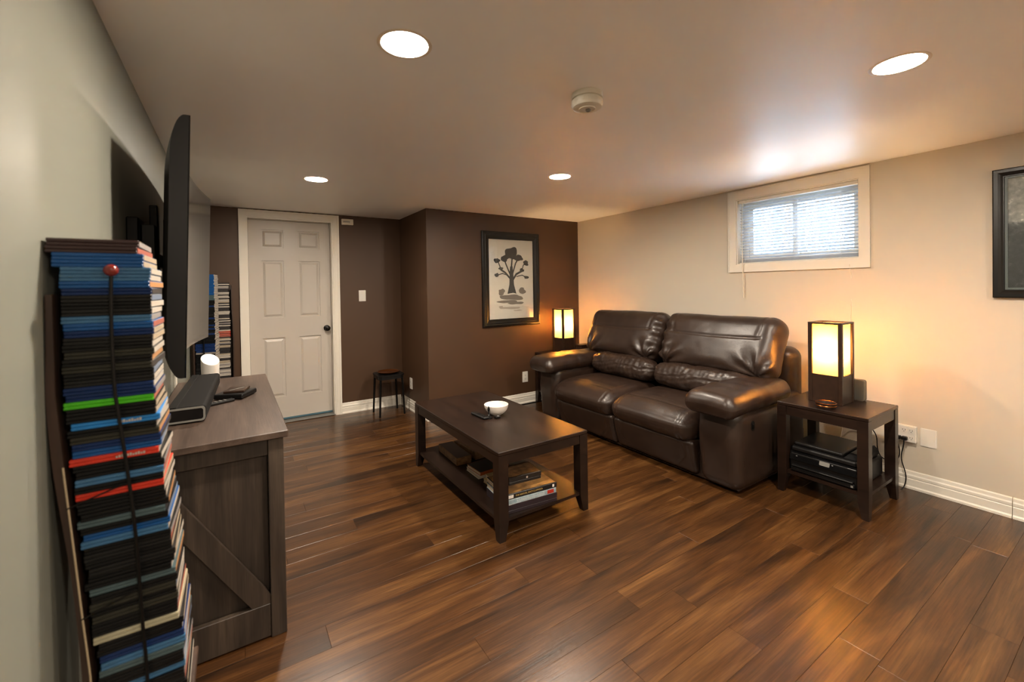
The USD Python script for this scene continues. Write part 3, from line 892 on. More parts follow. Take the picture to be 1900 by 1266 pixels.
# ------------------------------------------------------------------ on the coffee table
t = thing('bowl', 'round white ceramic bowl on the coffee table', 'bowl', (1.452, 2.428, .4632))
part(t, 'bowl', lathe([(0, 0), (.034, 0), (.036, .003), (.058, .016), (.072, .034), (.079, .054), (.0805, .067), (.0785, .0685), (.0765, .066), (.073, .051), (.064, .032), (.048, .016), (.026, .008), (0, .007)], 1.452, 2.428, .4632, 56), 'ceramic')
t = thing('remote_control', 'flat black remote control lying beside the white bowl', 'remote control', (1.338, 2.445, .4632), math.radians(0))
rm = lambda a, b, c, d, e, f, bb=.003: rot(cbox(1.338 + a, 1.338 + b, 2.445 + c, 2.445 + d, .4632 + e, .4632 + f, bb), [0, 0, 1], math.radians(4), [1.338, 2.445, 0])
part(t, 'body', rm(-.020, .020, -.082, .082, 0, .016, .005), 'black_plastic')
part(t, 'buttons', [rm(a - .004, a + .004, b - .005, b + .005, .0161, .0178, .001) for a in (-.010, 0, .010) for b in (-.06, -.044, -.028, -.012, .004, .02)], 'dark_metal', kind='stuff')
t = thing('ornament', 'small black figure-like stand with a pointed top before the bowl', 'ornament', (1.366, 2.392, .4632))
part(t, 'foot', lathe([(0, 0), (.020, 0), (.021, .006), (.013, .013), (.006, .022), (.004, .030), (0, .030)], 1.368, 2.382, .4632, 24), 'black_gloss')
part(t, 'stem', lathe([(0, .0301), (.004, .0301), (.0032, .040), (.007, .050), (.0085, .058), (.006, .067), (.002, .076), (0, .078)], 1.368, 2.382, .4632, 20), 'black_gloss')
t = thing('key_fob', 'small dark key fob lying right of the pointed stand', 'key fob', (1.408, 2.372, .4632))
part(t, 'body', rbox(1.386 + .010, 1.432, 2.338, 2.364, .4632, .4752, .005, 4), 'black_gloss')
part(t, 'button', cbox(1.412, 1.424, 2.345, 2.357, .4753, .4770, .001), 'chrome_dot')

# ------------------------------------------------------------------ books and boxes on its shelf
pmat('page_white', S(206, 192, 170), .8)
pmat('cover_black', S(24, 22, 22), .35)
pmat('cover_photo', S(70, 50, 30), .35, vary=(14, S(176, 130, 74)))
pmat('cover_blue', S(120, 150, 160), .4, vary=(50, S(170, 180, 186)))
pmat('cover_purple', S(40, 30, 36), .4)
pmat('cover_red', S(170, 44, 28), .4)
pmat('cover_orange', S(176, 92, 40), .4)
pmat('cover_cream', S(200, 176, 130), .5)
pmat('cover_brown', S(92, 66, 44), .5, vary=(30, S(150, 116, 80)))
pmat('cover_green', S(30, 40, 40), .4)
pmat('gold_ink', S(196, 164, 96), .45)
pmat('white_ink', S(232, 226, 220), .5)
pmat('silver_ink', S(176, 186, 190), .5)
SZ = .1102


def book(label, cx, cy, z0, w, d, h, ang, cover, pages='page_white', cat_='book', group=None, spine=True):
    """spine on the -y side: w along x, d along y, h thick"""
    t = thing('book', label, cat_, (cx, cy, z0), ang, group)
    part(t, 'cover', [cbox(-w / 2, w / 2, -d / 2, d / 2, 0, .0022, .0008), cbox(-w / 2, w / 2, -d / 2, d / 2, h - .0022, h, .0008), cbox(-w / 2, w / 2, -d / 2, -d / 2 + .003, .0023, h - .0023, .0008)], cover, local=True)
    part(t, 'pages', sbx(-w / 2 + .003, w / 2 - .003, -d / 2 + .0031, d / 2 - .003, .0023, h - .0023), pages, local=True, smooth=False)
    return t


def carton(label, cx, cy, z0, w, d, h, ang, m, lid=None, name='game_box', cat_='box'):
    t = thing(name, label, cat_, (cx, cy, z0), ang)
    part(t, 'tray', cbox(-w / 2 + .001, w / 2 - .001, -d / 2 + .001, d / 2 - .001, 0, h * .35, .001), m, local=True)
    part(t, 'lid', cbox(-w / 2, w / 2, -d / 2, d / 2, h * .35 + .0003, h, .0015), lid or m, local=True)
    return t


def spine_text(t, s, x, z, hh, m, d, bold=False):
    tx = meshkit.text_mesh(s, hh, .0005, bold)
    part(t, 'lettering', xform(tx, [(1, 0, 0), (0, 0, 1), (0, -1, 0)], (x, -d / 2 - .0001, z)), m, local=True, smooth=False)


A0 = math.radians(-5)
ax, ay = 1.352, 2.000
carton('large dark purple box at the bottom of the nearer book stack', ax, ay, SZ, .318, .250, .048, A0, 'cover_purple')
b = book('thick hardback with a pale blue comic spine under the black book', ax - .004, ay - .002, SZ + .0483, .312, .245, .026, A0, 'cover_blue')
part(b, 'spine_picture', cbox(.098, .140, -.1232, -.1226, .003, .023, .0002), 'cover_red', label='red picture on the spine end', local=True)
part(b, 'lettering', [sbx(-.092 + .0125 * i, -.092 + .0125 * i + .008, -.1232, -.1226, .006, .006 + .010 + .004 * ((i * 7) % 3) / 2) for i in range(14)], 'silver_ink', local=True, smooth=False)
b = book('large black encyclopedia with gold spine lettering on the stack', ax, ay, SZ + .0746, .314, .248, .029, A0, 'cover_black')
part(b, 'cover_picture', cbox(-.150, .150, -.118, .118, .0291, .0295, .0001), 'cover_photo', local=True)
part(b, 'spine_label', cbox(-.148, -.116, -.1247, -.1241, .006, .023, .0002), 'white_ink', label='white publisher label', local=True)
part(b, 'spine_mark', cbox(.128, .140, -.1247, -.1241, .007, .022, .0002), 'white_ink', local=True)
spine_text(b, 'THE MARVEL ENCYCLOPEDIA', -.104, .0105, .0085, 'gold_ink', .248)
t = carton('black hinged case with a silver dot on the encyclopedia', 1.362, 2.035, SZ + .1041, .205, .150, .042, math.radians(-6), 'cover_black', 'cover_black', 'hard_case', 'case')
part(t, 'cover_picture', cbox(-.096, .096, -.066, .066, .0421, .0425, .0001), 'cover_brown', local=True)
part(t, 'clasp', lathe([(0, 0), (.006, 0), (.006, .002), (0, .003)], 0, 0, 0, 16) if False else xform(lathe([(0, 0), (.006, 0), (.006, .002), (0, .003)], 0, 0, 0, 16), [(1, 0, 0), (0, 0, 1), (0, -1, 0)], (.010, -.0752, .026)), 'chrome_dot', local=True)
book('cream paged book lying behind the nearer book stack', 1.385, 2.222, SZ, .225, .150, .024, math.radians(2), 'cover_cream')
book('pale cover book on top of the cream paged book', 1.390, 2.220, SZ + .0243, .215, .140, .022, math.radians(-2), 'cover_cream')
b = book('white paged paperback at the bottom of the middle stack', 1.372, 2.425, SZ, .215, .165, .022, 0, 'white_ink')
b = book('dark book with an orange spine on the middle stack', 1.376, 2.420, SZ + .0223, .215, .165, .020, math.radians(3), 'cover_orange')
part(b, 'cover_picture', cbox(-.104, .104, -.079, .079, .0201, .0205, .0001), 'cover_green', local=True)
t = carton('long narrow photo-sided box at the far end of the table shelf', 1.300, 2.760, SZ, .110, .325, .050, math.radians(-2), 'cover_brown', None, 'game_box')
part(t, 'lid_picture', cbox(-.050, .050, -.155, .155, .0501, .0505, .0001), 'cover_black', local=True)
t = carton('second long box lying beside the photo-sided box', 1.440, 2.770, SZ, .120, .300, .052, math.radians(4), 'cover_brown', None, 'game_box')

# ------------------------------------------------------------------ console under the television
CX0, CX1, CY0, CY1, CH = -.278, .152, 1.832, 3.118, .775
con = thing('tv_console', 'grey-brown wooden media console with a diagonal brace on its end', 'media console', ((CX0 + CX1) / 2, (CY0 + CY1) / 2, 0))
part(con, 'top', cbox(CX0 - .0, CX1 + .016, CY0 - .018, CY1 + .018, CH - .026, CH, .003), 'console_top')
for xa, xb in ((CX0, CX0 + .052), (CX1 - .052, CX1)):
    for ya, yb in ((CY0, CY0 + .052), (CY1 - .052, CY1)):
        part(con, 'post', cbox(xa, xb, ya, yb, 0, CH - .0262, .002), 'console_wood')
pi0, pi1 = CX0 + .0525, CX1 - .0525
for ya, yb, f in ((CY0 + .004, CY0 + .026, -1), (CY1 - .026, CY1 - .004, 1)):
    part(con, 'rail', rot(rot(cbox(pi0, pi1, ya, yb, CH - .088, CH - .0264, .002), [0, 0, 1], 0, [0, 0, 0]), [0, 0, 1], 0, [0, 0, 0]), 'console_wood')
    part(con, 'rail', cbox(pi0, pi1, ya, yb, .006, .128, .002), 'console_wood')
    n_ = 1
    w_ = (pi1 - pi0) / n_
    for k in range(n_):
        yq = (CY0 + .030, CY0 + .040) if f < 0 else (CY1 - .040, CY1 - .030)
        part(con, 'end_panel', cbox(pi0 + k * w_ + .0004, pi0 + (k + 1) * w_ - .0004, *yq, .10, CH - .05, .001), 'console_wood')
    inner = sbox(pi0, .1285, pi1, CH - .0885)
    brace = LineString([(pi0 - .06, CH - .0885 + .02), (pi1 + .015, .1285 - .055)]).buffer(.034, cap_style=2).intersection(inner)
    bm = xform(prism(brace, 0, .018), [(1, 0, 0), (0, 0, 1), (0, 1, 0)], (0, ya + .002, 0))
    part(con, 'brace', bm, 'console_wood', label='diagonal brace board', smooth=False)
part(con, 'back_panel', sbx(CX0 + .01, CX0 + .02, CY0 + .0525, CY1 - .0525, .03, CH - .03), 'console_wood', smooth=False)
part(con, 'bottom_panel', sbx(CX0 + .021, CX1 - .03, CY0 + .041, CY1 - .041, .06, .08), 'console_wood', smooth=False)
for k in range(3):
    ya = CY0 + .054 + k * (CY1 - CY0 - .108) / 3
    yb = ya + (CY1 - CY0 - .108) / 3
    dpt = part(con, 'front_door', cbox(CX1 - .024, CX1 - .004, ya + .002, yb - .002, .09, CH - .03, .002), 'console_wood')
    part(dpt, 'handle', cbox(CX1 - .0038, CX1 + .010, yb - .05, yb - .038, .38, .50, .003), 'dark_metal')

# soundbar
z0 = CH + .0003
sb = thing('soundbar', 'long black soundbar lying on the console under the television', 'soundbar', (-.150, 2.53, z0), math.radians(-2.2))
part(sb, 'body', rbox(-.066, .066, -.400, .400, .004, .068, .014, 10), 'black_fabric', local=True)
part(sb, 'top_strip', cbox(-.060, -.030, -.396, .396, .0676, .0690, .0006), 'black_plastic', local=True)
ring = rounded(.128, .058, .013).difference(rounded(.114, .044, .009))
part(sb, 'end_ring', xform(prism(ring, 0, .003), [(1, 0, 0), (0, 0, 1), (0, -1, 0)], (0, -.4002, .036)), 'grey_plastic', label='pale grey outline of the end cap', local=True)
part(sb, 'end_cap', xform(prism(rounded(.114, .044, .009), 0, .0012), [(1, 0, 0), (0, 0, 1), (0, -1, 0)], (0, -.4002, .036)), 'black_gloss', local=True)
part(sb, 'foot', [cbox(-.05, .05, a - .02, a + .02, 0, .0045, .001) for a in (-.3, .3)], 'black_plastic', local=True)
# white smart speaker with a slanted top
t = thing('smart_speaker', 'white round speaker with a slanted top at the console\'s far end', 'speaker', (-.118, 3.060, z0))
n = 40
V, F = [], []
prof = [(.040, 0.0), (.041, .004), (.044, .05), (.046, .125), (.0445, .1295)]
for k in range(n):
    a = 2 * PI * k / n
    for r_, z_ in prof:
        zz = z_ + (-.25 * r_ * math.cos(a) + .60 * r_ * math.sin(a)) * (z_ / .1295)
        V.append((r_ * math.cos(a), r_ * math.sin(a), zz))
m_ = len(prof)
for k in range(n):
    a, b_ = k * m_, ((k + 1) % n) * m_
    for i in range(m_ - 1):
        F += [[a + i, b_ + i, b_ + i + 1], [a + i, b_ + i + 1, a + i + 1]]
V.append((0, 0, .1295)); V.append((0, 0, 0))
for k in range(n):
    F.append([n * m_, k * m_ + m_ - 1, ((k + 1) % n) * m_ + m_ - 1])
    F.append([n * m_ + 1, ((k + 1) % n) * m_, k * m_])
part(t, 'body', trimesh.Trimesh(np.array(V), np.array(F), process=False), 'white_plastic', local=True)
part(t, 'base_ring', lathe([(0, 0), (.0385, 0), (.0385, .0003), (0, .0003)], 0, 0, 0, 30), 'grey_plastic', local=True)
# flat boxes right of the soundbar
t = thing('media_box', 'flat black media box on the console beside the soundbar', 'media box', (.004, 2.545, z0), math.radians(-28))
part(t, 'body', cbox(-.068, .068, -.070, .070, .003, .026, .004), 'black_plastic', local=True)
part(t, 'foot', [cbox(a - .01, a + .01, b_ - .01, b_ + .01, 0, .0035, .001) for a in (-.05, .05) for b_ in (-.05, .05)], 'black_plastic', local=True)
t = thing('game_card_case', 'small dark case lying on the flat black media box', 'case', (.010, 2.555, z0 + .0263), math.radians(-15))
part(t, 'body', cbox(-.045, .045, -.055, .055, 0, .010, .002), 'lamp_wood', local=True)
part(t, 'stripe', rot(cbox(-.040, .040, -.004, .004, .0101, .0106, .0002), [0, 0, 1], .9, [0, 0, 0]), 'grey_plastic', local=True)
t = thing('remote_control', 'slim dark remote control lying against the soundbar', 'remote control', (-.058, 2.425, z0), math.radians(-62))
part(t, 'body', cbox(-.016, .016, -.060, .060, 0, .013, .004), 'black_plastic', local=True)
part(t, 'buttons', [cbox(a - .003, a + .003, b_ - .004, b_ + .004, .0131, .0145, .0008) for a in (-.008, 0, .008) for b_ in (-.04, -.02, 0, .02)], 'grey_plastic', local=True, kind='stuff')

# ------------------------------------------------------------------ television, curved, on a wall arm
TY0, TY1, TZ0, TZ1 = 1.650, 3.085, 1.036, 1.848
tvc, tvm = (TY0 + TY1) / 2, (TZ0 + TZ1) / 2
tv = thing('television', 'large curved black television on a wall arm over the console', 'television', (-.12, tvc, tvm))
NY, NZ = 49, 30
SAG = .062


def tvx(yv, zv):    # front face
    u = (yv - tvc) / ((TY1 - TY0) / 2)
    return -.112 - SAG * (1 - u * u) + .026 * (zv - tvm) / (TZ1 - TZ0)


def grid(fx, ys, zs_):
    P = np.array([[(fx(a, b), a, b) for b in zs_] for a in ys]).reshape(-1, 3)
    na, nb = len(ys), len(zs_)
    idx = np.arange(na * nb).reshape(na, nb)
    q = np.stack([idx[:-1, :-1], idx[1:, :-1], idx[1:, 1:], idx[:-1, 1:]], -1).reshape(-1, 4)
    return P, q


def slabmesh(f0, f1, ys, zs_):
    P0, q = grid(f0, ys, zs_)
    P1, _ = grid(f1, ys, zs_)
    na, nb = len(ys), len(zs_)
    idx = np.arange(na * nb).reshape(na, nb)
    loop = np.r_[idx[:, 0], idx[-1, 1:], idx[::-1, -1][1:], idx[0, ::-1][1:-1]]
    n0 = len(P0)
    F = [q, q[:, ::-1] + n0]
    F.append(np.array([[a, a + n0, b + n0, b] for a, b in zip(loop, np.roll(loop, -1))]))
    f = np.vstack(F)
    m = trimesh.Trimesh(np.vstack([P0, P1]), np.vstack([f[:, [0, 1, 2]], f[:, [0, 2, 3]]]), process=False)
    if m.volume < 0:
        m.invert()
    return m


def thick(yv, zv):
    u = abs(yv - tvc) / ((TY1 - TY0) / 2)
    dz = min(zv - TZ0, TZ1 - zv)
    e = min(1, max(0, dz / .13))
    t_ = .010 + .036 * math.sqrt(max(0.0, 1 - (1 - e) ** 2))
    return t_ * (1 + .15 * (1 - u))


zz = np.concatenate([TZ0 + .13 * (1 - np.cos(np.linspace(0, PI / 2, 12))), np.linspace(TZ0 + .14, TZ1 - .14, 10), TZ1 - .13 * (1 - np.cos(np.linspace(PI / 2, 0, 12)))])
part(tv, 'back_shell', slabmesh(lambda a, b: tvx(a, b) - .0042, lambda a, b: tvx(a, b) - .004 - thick(a, b), np.linspace(TY0, TY1, NY), zz), 'black_plastic', smooth=40)
part(tv, 'bezel', slabmesh(lambda a, b: tvx(a, b), lambda a, b: tvx(a, b) - .0041, np.linspace(TY0, TY1, NY), np.linspace(TZ0, TZ1, 8)), 'black_gloss', smooth=40)
bz = .011
part(tv, 'screen', slabmesh(lambda a, b: tvx(a, b) + .0009, lambda a, b: tvx(a, b) + .0002, np.linspace(TY0 + bz, TY1 - bz, NY), np.linspace(TZ0 + bz * 1.3, TZ1 - bz, 20)), 'tv_screen', smooth=40)
part(tv, 'vent', [cbox(-.170 - .062 * (1 - ((yv - tvc) / .72) ** 2) - .001, -.150 - .062 * (1 - ((yv - tvc) / .72) ** 2), yv, yv + .012, 1.30, 1.36, .001) for yv in (1.70, 1.72)], 'black_plastic') if False else None
mt = thing('wall_mount', 'black folding wall arm behind the curved television', 'wall mount', (XL, tvc, tvm))
part(mt, 'wall_plate', cbox(XL + .0003, XL + .018, tvc - .22, tvc + .22, tvm - .11, tvm + .11, .003), 'dark_metal')
part(mt, 'arm', [cbox(XL + .0185, XL + .034, tvc - .20, tvc - .02, tvm - .03, tvm + .03, .003), cbox(XL + .0185, XL + .034, tvc + .02, tvc + .20, tvm - .03, tvm + .03, .003)], 'dark_metal')
for s in (-1, 1):
    part(mt, 'bracket', cbox(XL + .0345, XL + .060, tvc + s * .2 - .02, tvc + s * .2 + .02, tvm - .20, tvm + .20, .003), 'dark_metal')
part(mt, 'side_arm', [cbox(XL + .0345, XL + .075, TY0 + .30, TY0 + .36, tvm - .16, tvm + .10, .004), cbox(XL + .0003, XL + .034, TY0 + .27, TY0 + .39, tvm - .14, tvm + .12, .004)], 'dark_metal')
t = thing('cable_cover', 'flat white cable channel on the wall between television and console', 'cable cover', (XL, 3.20, .55))
part(t, 'channel', cbox(XL + .0003, XL + .014, 3.185, 3.215, .115, 1.10, .003), 'white_trim')

# ------------------------------------------------------------------ media towers with their cases
pal = {
    'blue': (S(14, 74, 134), 'blue'), 'navy': (S(20, 42, 86), 'navy blue'), 'steel': (S(58, 102, 140), 'steel blue'), 'bright_blue': (S(34, 120, 190), 'bright blue'),
    'black': (S(15, 15, 16), 'black'), 'charcoal': (S(27, 27, 27), 'charcoal'), 'olive': (S(46, 45, 38), 'dark olive'), 'green': (S(70, 176, 24), 'bright green'),
    'red': (S(196, 52, 34), 'red'), 'brown': (S(52, 34, 34), 'dark brown'), 'beige': (S(168, 162, 136), 'beige'), 'slate': (S(70, 88, 92), 'slate grey'),
    'white': (S(180, 172, 162), 'white'), 'grey': (S(128, 122, 116), 'grey')}
for k_, (c_, _) in pal.items():
    pmat('case_' + k_, c_, .3, spec=.25 if k_ in ('black', 'charcoal', 'olive', 'navy') else .45)
for k_, c_ in (('label_white', S(184, 176, 164)), ('label_cream', S(172, 156, 132)), ('label_orange', S(178, 130, 84)), ('label_grey', S(140, 134, 132)), ('label_red', S(164, 92, 76)), ('label_blue', S(110, 124, 146)), ('label_dark', S(48, 44, 44))):
    pmat(k_, c_, .4)
EDGE = {'olive', 'steel', 'slate'}
PROTO = {}


def case_parts(t, col, lab_, w, d, h):
    """lies flat: w along the spine (local y), d deep (local x), spine on +x. Origin at the middle of its underside"""
    part(t, 'shell', [cbox(-d / 2, d / 2 - .0006, -w / 2, w / 2, 0, h * .46, .0012), cbox(-d / 2, d / 2 - .0006, -w / 2, w / 2, h * .50, h, .0012), sbx(-d / 2 + .002, d / 2 - .002, -w / 2 + .0025, w / 2 - .0025, h * .4, h * .6)], 'case_' + col, local=True)
    part(t, 'spine_label', cbox(d / 2 - .0006, d / 2, -w / 2 + .004, w / 2 - .004, h * .10, h * .90, .0002), lab_, label='printed spine label', local=True)


def case(col, lab_, size, loc, rz, label, group, name='disc_case'):
    key = (col, lab_, size, name)
    if key not in PROTO:
        t = thing(name, label, 'disc case', loc, rz, group)
        case_parts(t, col, lab_, *size)
        PROTO[key] = t
        return t
    return copy_of(PROTO[key], loc, rz, label, group, name)


# near tower
NT_Y = 1.235


def left_edge(z):
    return np.interp(z, [.2, .559, .676, .806, .954, 1.107, 1.30, 1.44], [-.232, -.243, -.252, -.261, -.272, -.282, -.283, -.283])


seq_top = ('brown brown blue blue steel steel blue navy charcoal black charcoal steel blue navy charcoal black olive black olive black charcoal navy navy GREEN black black BRIGHT black olive navy blue RED black black '
           'steel black RED black black black slate black blue steel black charcoal black charcoal black black slate black olive black olive black black BEIGE black black navy steel slate black black steel black charcoal black navy black black').split()
H = .0138
ztop = 1.408
size = (.171, .135, .0136)
zcur = ztop - len(seq_top) * H
zshelf = zcur - .0003
labels_used = {}
tower = thing('media_tower', 'wavy dark wood media tower full of disc cases by the left wall', 'media tower', (-.27, NT_Y, 0))
zg = np.linspace(.03, 1.30, 60)
bp = [(left_edge(z) - .004 - .012 + .003 * math.sin(z * 11), z) for z in zg] + [(left_edge(z) - .004 + .003 * math.sin(z * 11) * 0, z) for z in zg[::-1]]
bp = [(max(a, XL + .0145 if b_ < .125 else XL + .0008), b_) for a, b_ in bp]
bk = Polygon(bp).buffer(0)
part(tower, 'back_board', xform(prisms(bk, 0, .180), [(1, 0, 0), (0, 0, 1), (0, -1, 0)], (0, NT_Y + .090, 0)), 'rack_wood', smooth=40)
for yv in (NT_Y - .1035, NT_Y + .1035):
    rod = [(left_edge(z) + .085 + .004 * math.sin(z * 9), yv, z) for z in np.linspace(.034, 1.335, 40)]
    part(tower, 'rod', tube(rod, .0032, 8), 'dark_metal', label='thin black side rod')
    ball = trimesh.creation.icosphere(3, .0118); ball.apply_translation([rod[-1][0], yv, 1.346])
    part(tower, 'finial', ball, 'ball_red', label='glossy red-brown ball finial', smooth=True)
part(tower, 'shelf', cbox(left_edge(zshelf) - .001, left_edge(zshelf) + .150, NT_Y - .092, NT_Y + .092, zshelf - .012, zshelf, .002), 'rack_wood')
part(tower, 'base', cbox(XL + .022, -.06, NT_Y - .125, NT_Y + .125, .0005, .033, .004), 'rack_wood')
part(tower, 'edge_band', tube([(left_edge(z) - .0045, NT_Y - .0915, z) for z in np.linspace(.30, .97, 30)], .0016, 6), 'edge_band', label='pale strip painted as a highlight along the back board edge')  # highlight on the board edge, modelled as a thin pale strip
part(tower, 'cross_wire', [tube([(left_edge(z) + .083, NT_Y + .098 * s_, z), (left_edge(z) - .004, NT_Y + .092 * s_, z - .03)], .0016, 6) for z in (.46, .70, .92) for s_ in (-1, 1)], 'dark_metal')

n = len(seq_top)
land = {}
items = []
jr = random.Random(5)
for i in range(n - 1, -1, -1):      # from the bottom up
    items.append(i)
names = []
for i, c in enumerate(seq_top):
    names.append(c.lower().replace('bright', 'bright_blue'))
marks = {23: 'bright green case', 26: 'bright blue lettered case', 31: 'upper red case', 36: 'lower red case', 0: 'topmost case', 57: 'beige case'}
ones = ['', 'first', 'second', 'third', 'fourth', 'fifth', 'sixth', 'seventh', 'eighth', 'ninth', 'tenth', 'eleventh', 'twelfth', 'thirteenth', 'fourteenth', 'fifteenth', 'sixteenth', 'seventeenth', 'eighteenth', 'nineteenth']
ordn = ones[1:] + ['twentieth'] + ['twenty-' + o for o in ones[1:10]] + ['thirtieth'] + ['thirty-' + o for o in ones[1:10]] + ['fortieth'] + ['forty-' + o for o in ones[1:10]]
unique = {0: 'dark brown disc case on the very top of the nearer tower', 23: 'bright green game case in the nearer media tower', 26: 'bright blue lettered case below the bright green case in the nearer tower',
          31: 'upper red case, the wider lettered one, in the nearer tower', 36: 'lower red case in the nearer tower, below the steel blue one', 57: 'thick beige case low in the nearer tower'}
lab_cycle = ['label_white', 'label_cream', 'label_grey', 'label_white', 'label_dark', 'label_white', 'label_cream', 'label_red', 'label_white', 'label_blue', 'label_orange']
zc = zcur
for i in range(n - 1, -1, -1):
    c = names[i]
    if i in unique:
        label = unique[i]
    else:
        m_ = max(k for k in marks if k < i)
        label = f"{pal[c][1]} disc case, {ordn[i - m_ - 1]} below the {marks[m_]} of the nearer tower"
    dxj = jr.uniform(-.004, .004) + (-.004 if c in ('green', 'red') else 0)
    x = left_edge(zc) + .0675 + .0055 + dxj * .7
    if i < 2:
        x = -.2965 + .0690
    elif i < 4:
        x = -.288 + .0690
    rz = math.radians(jr.uniform(-1.4, 1.6))
    yv = NT_Y + jr.uniform(-.003, .003)
    x = max(x, XL + .0722)
    cs = case(c, lab_cycle[(i * 5 + 2) % len(lab_cycle)], size, (x, yv, zc), rz, label, 'disc cases in the nearer tower')
    if i in (26, 31):   # its lettering is unreadable in the photograph: a row of small pale marks
        part(cs, 'lettering', [cbox(.000 + .0042 * q, .0032 + .0042 * q, -.0861, -.0854, .0040, .0074 + .0012 * (q % 3), .0001) for q in range(9 if i == 26 else 11)], 'case_white', local=True, kind='stuff')
    zc += H
# lettering on three cases is unreadable in the photograph and stays a smear of small marks
# far towers
# tower B against the left wall, cases seen end-on
BYC = 4.36
RB = math.radians(-8)
tb = thing('media_tower', 'dark media tower of blue and black cases behind the television', 'media tower', (-.19, BYC, 0), RB)
part(tb, 'back_board', cbox(-.076, -.064, -.090, .090, .034, 1.36, .002), 'rack_wood', local=True)
part(tb, 'rod', tube([(.0, -.0955, .034), (.0, -.0955, 1.36)], .004, 8), 'dark_metal', local=True)
part(tb, 'rod', tube([(.0, .0955, .034), (.0, .0955, 1.36)], .004, 8), 'dark_metal', local=True)
part(tb, 'base', cbox(-.076, .09, -.105, .105, .0005, .033, .003), 'rack_wood', local=True)
part(tb, 'shelf', cbox(-.063, .075, -.088, .088, .498, .510, .002), 'rack_wood', local=True)
fr = random.Random(21)
nb = 66
HB = (1.445 - .5103) / nb
sizeB = (.171, .135, HB - .0003)
cc, ss = math.cos(RB), math.sin(RB)
seen = {}
for i in range(nb - 1, -1, -1):     # from the top down, so that each is counted from the top
    zb = .5103 + i * HB
    zf = (zb - .51) / .93
    if i >= nb - 12:
        c = 'blue'
    elif i >= nb - 15:
        c = 'slate'
    elif .30 < zf < .38:
        c = 'grey' if i % 5 == 0 else 'navy'
    else:
        c = fr.choice(['black', 'black', 'charcoal', 'navy', 'black'])
    seen[c] = seen.get(c, 0) + 1
    label = f'{ordn[seen[c] - 1]} {pal[c][1]} disc case from the top of the stack behind the television'
    ox = .004 + fr.uniform(-.002, .003)
    oy = fr.uniform(-.002, .002)
    case(c, 'label_white' if c != 'grey' else 'label_cream', sizeB, (-.19 + ox * cc - oy * ss + .004, BYC + ox * ss + oy * cc, zb), RB + math.radians(fr.uniform(-1.2, 1.2)), label, 'disc cases in the stack behind the television', 'disc_case')
# tower C beside the door, spines to the room
RC = -PI / 2 + math.radians(4)
tcx, tcy = -.088, 4.640
tc = thing('media_tower', 'slim tower of CDs with spines to the room, left of the door', 'media tower', (tcx, tcy, 0), 0)
zz_ = np.linspace(.034, 1.33, 40)
part(tc, 'back_board', cbox(-.082, .082, .068, .0785, .114, 1.36, .002), 'rack_wood', local=True)
part(tc, 'base', cbox(-.09, .105, -.062, .070, .0005, .033, .003), 'rack_wood', local=True)
part(tc, 'side_board', xform(prism(Polygon([(.090 + .003 * math.sin(z * 9) - .010 * (z - .9), z) for z in zz_] + [(.082 + .003 * math.sin(z * 9) - .010 * (z - .9), z) for z in zz_[::-1]]), 0, .120), [(1, 0, 0), (0, 0, 1), (0, -1, 0)], (0, .066, 0)), 'rack_wood', label='wavy dark side board', local=True)
part(tc, 'shelf', cbox(-.076, .076, -.060, .067, .498, .510, .002), 'rack_wood', local=True)
sizeC = (.142, .124, .0104)
seen = {}
for i in range(82, -1, -1):
    zb = .5103 + i * .0105
    zf = (zb - .51) / .88
    r = fr.random()
    if .44 < zf < .50:
        c, l_, txt = 'red', 'label_red', 'red'
    elif r < .36:
        c, l_, txt = 'white', 'label_white', 'white'
    elif r < .50:
        c, l_, txt = 'grey', 'label_cream', 'cream'
    elif r < .62:
        c, l_, txt = 'grey', 'label_grey', 'grey'
    else:
        c, l_, txt = 'black', 'label_dark', 'dark'
    seen[txt] = seen.get(txt, 0) + 1
    ox = -.003 * math.sin(zf * 9) + fr.uniform(-.003, .003)
    oy = fr.uniform(-.004, .003)
    case(c, l_, sizeC, (tcx + ox - .007, tcy - .001 + oy, zb), -PI / 2 + math.radians(fr.uniform(-.6, .6)), f'{ordn[seen[txt] - 1]} {txt}-spined CD case from the top of the tower left of the door', 'CDs in the slim tower left of the door', 'cd_case')

# ------------------------------------------------------------------ stool in the alcove
sx, sy, sz_ = 1.362, 4.475, .420
st = thing('stool', 'small black metal stool in the dark alcove corner', 'stool', (sx, sy, 0))
part(st, 'seat', [xform(prism(rounded(.275, .265, .05), 0, .014), [(1, 0, 0), (0, 1, 0), (0, 0, 1)], (sx, sy, sz_ - .014)), xform(prism(rounded(.262, .252, .045).difference(rounded(.235, .225, .04)), 0, .030), [(1, 0, 0), (0, 1, 0), (0, 0, 1)], (sx, sy, sz_ - .0442))], 'black_plastic')
for a in (-1, 1):
    for b_ in (-1, 1):
        part(st, 'leg', tube([(sx + a * .112, sy + b_ * .106, sz_ - .0445), (sx + a * .128, sy + b_ * .120, 0)], [.011, .0095], 10), 'dark_metal')
t = thing('tray', 'shallow amber dish with a shiny rim on the black stool', 'dish', (sx, sy, sz_))
part(t, 'dish', lathe([(0, .0003), (.080, .0003), (.105, .014), (.112, .020), (.109, .022), (.100, .016), (.078, .005), (0, .004)], sx, sy, sz_, 40), 'bronze')


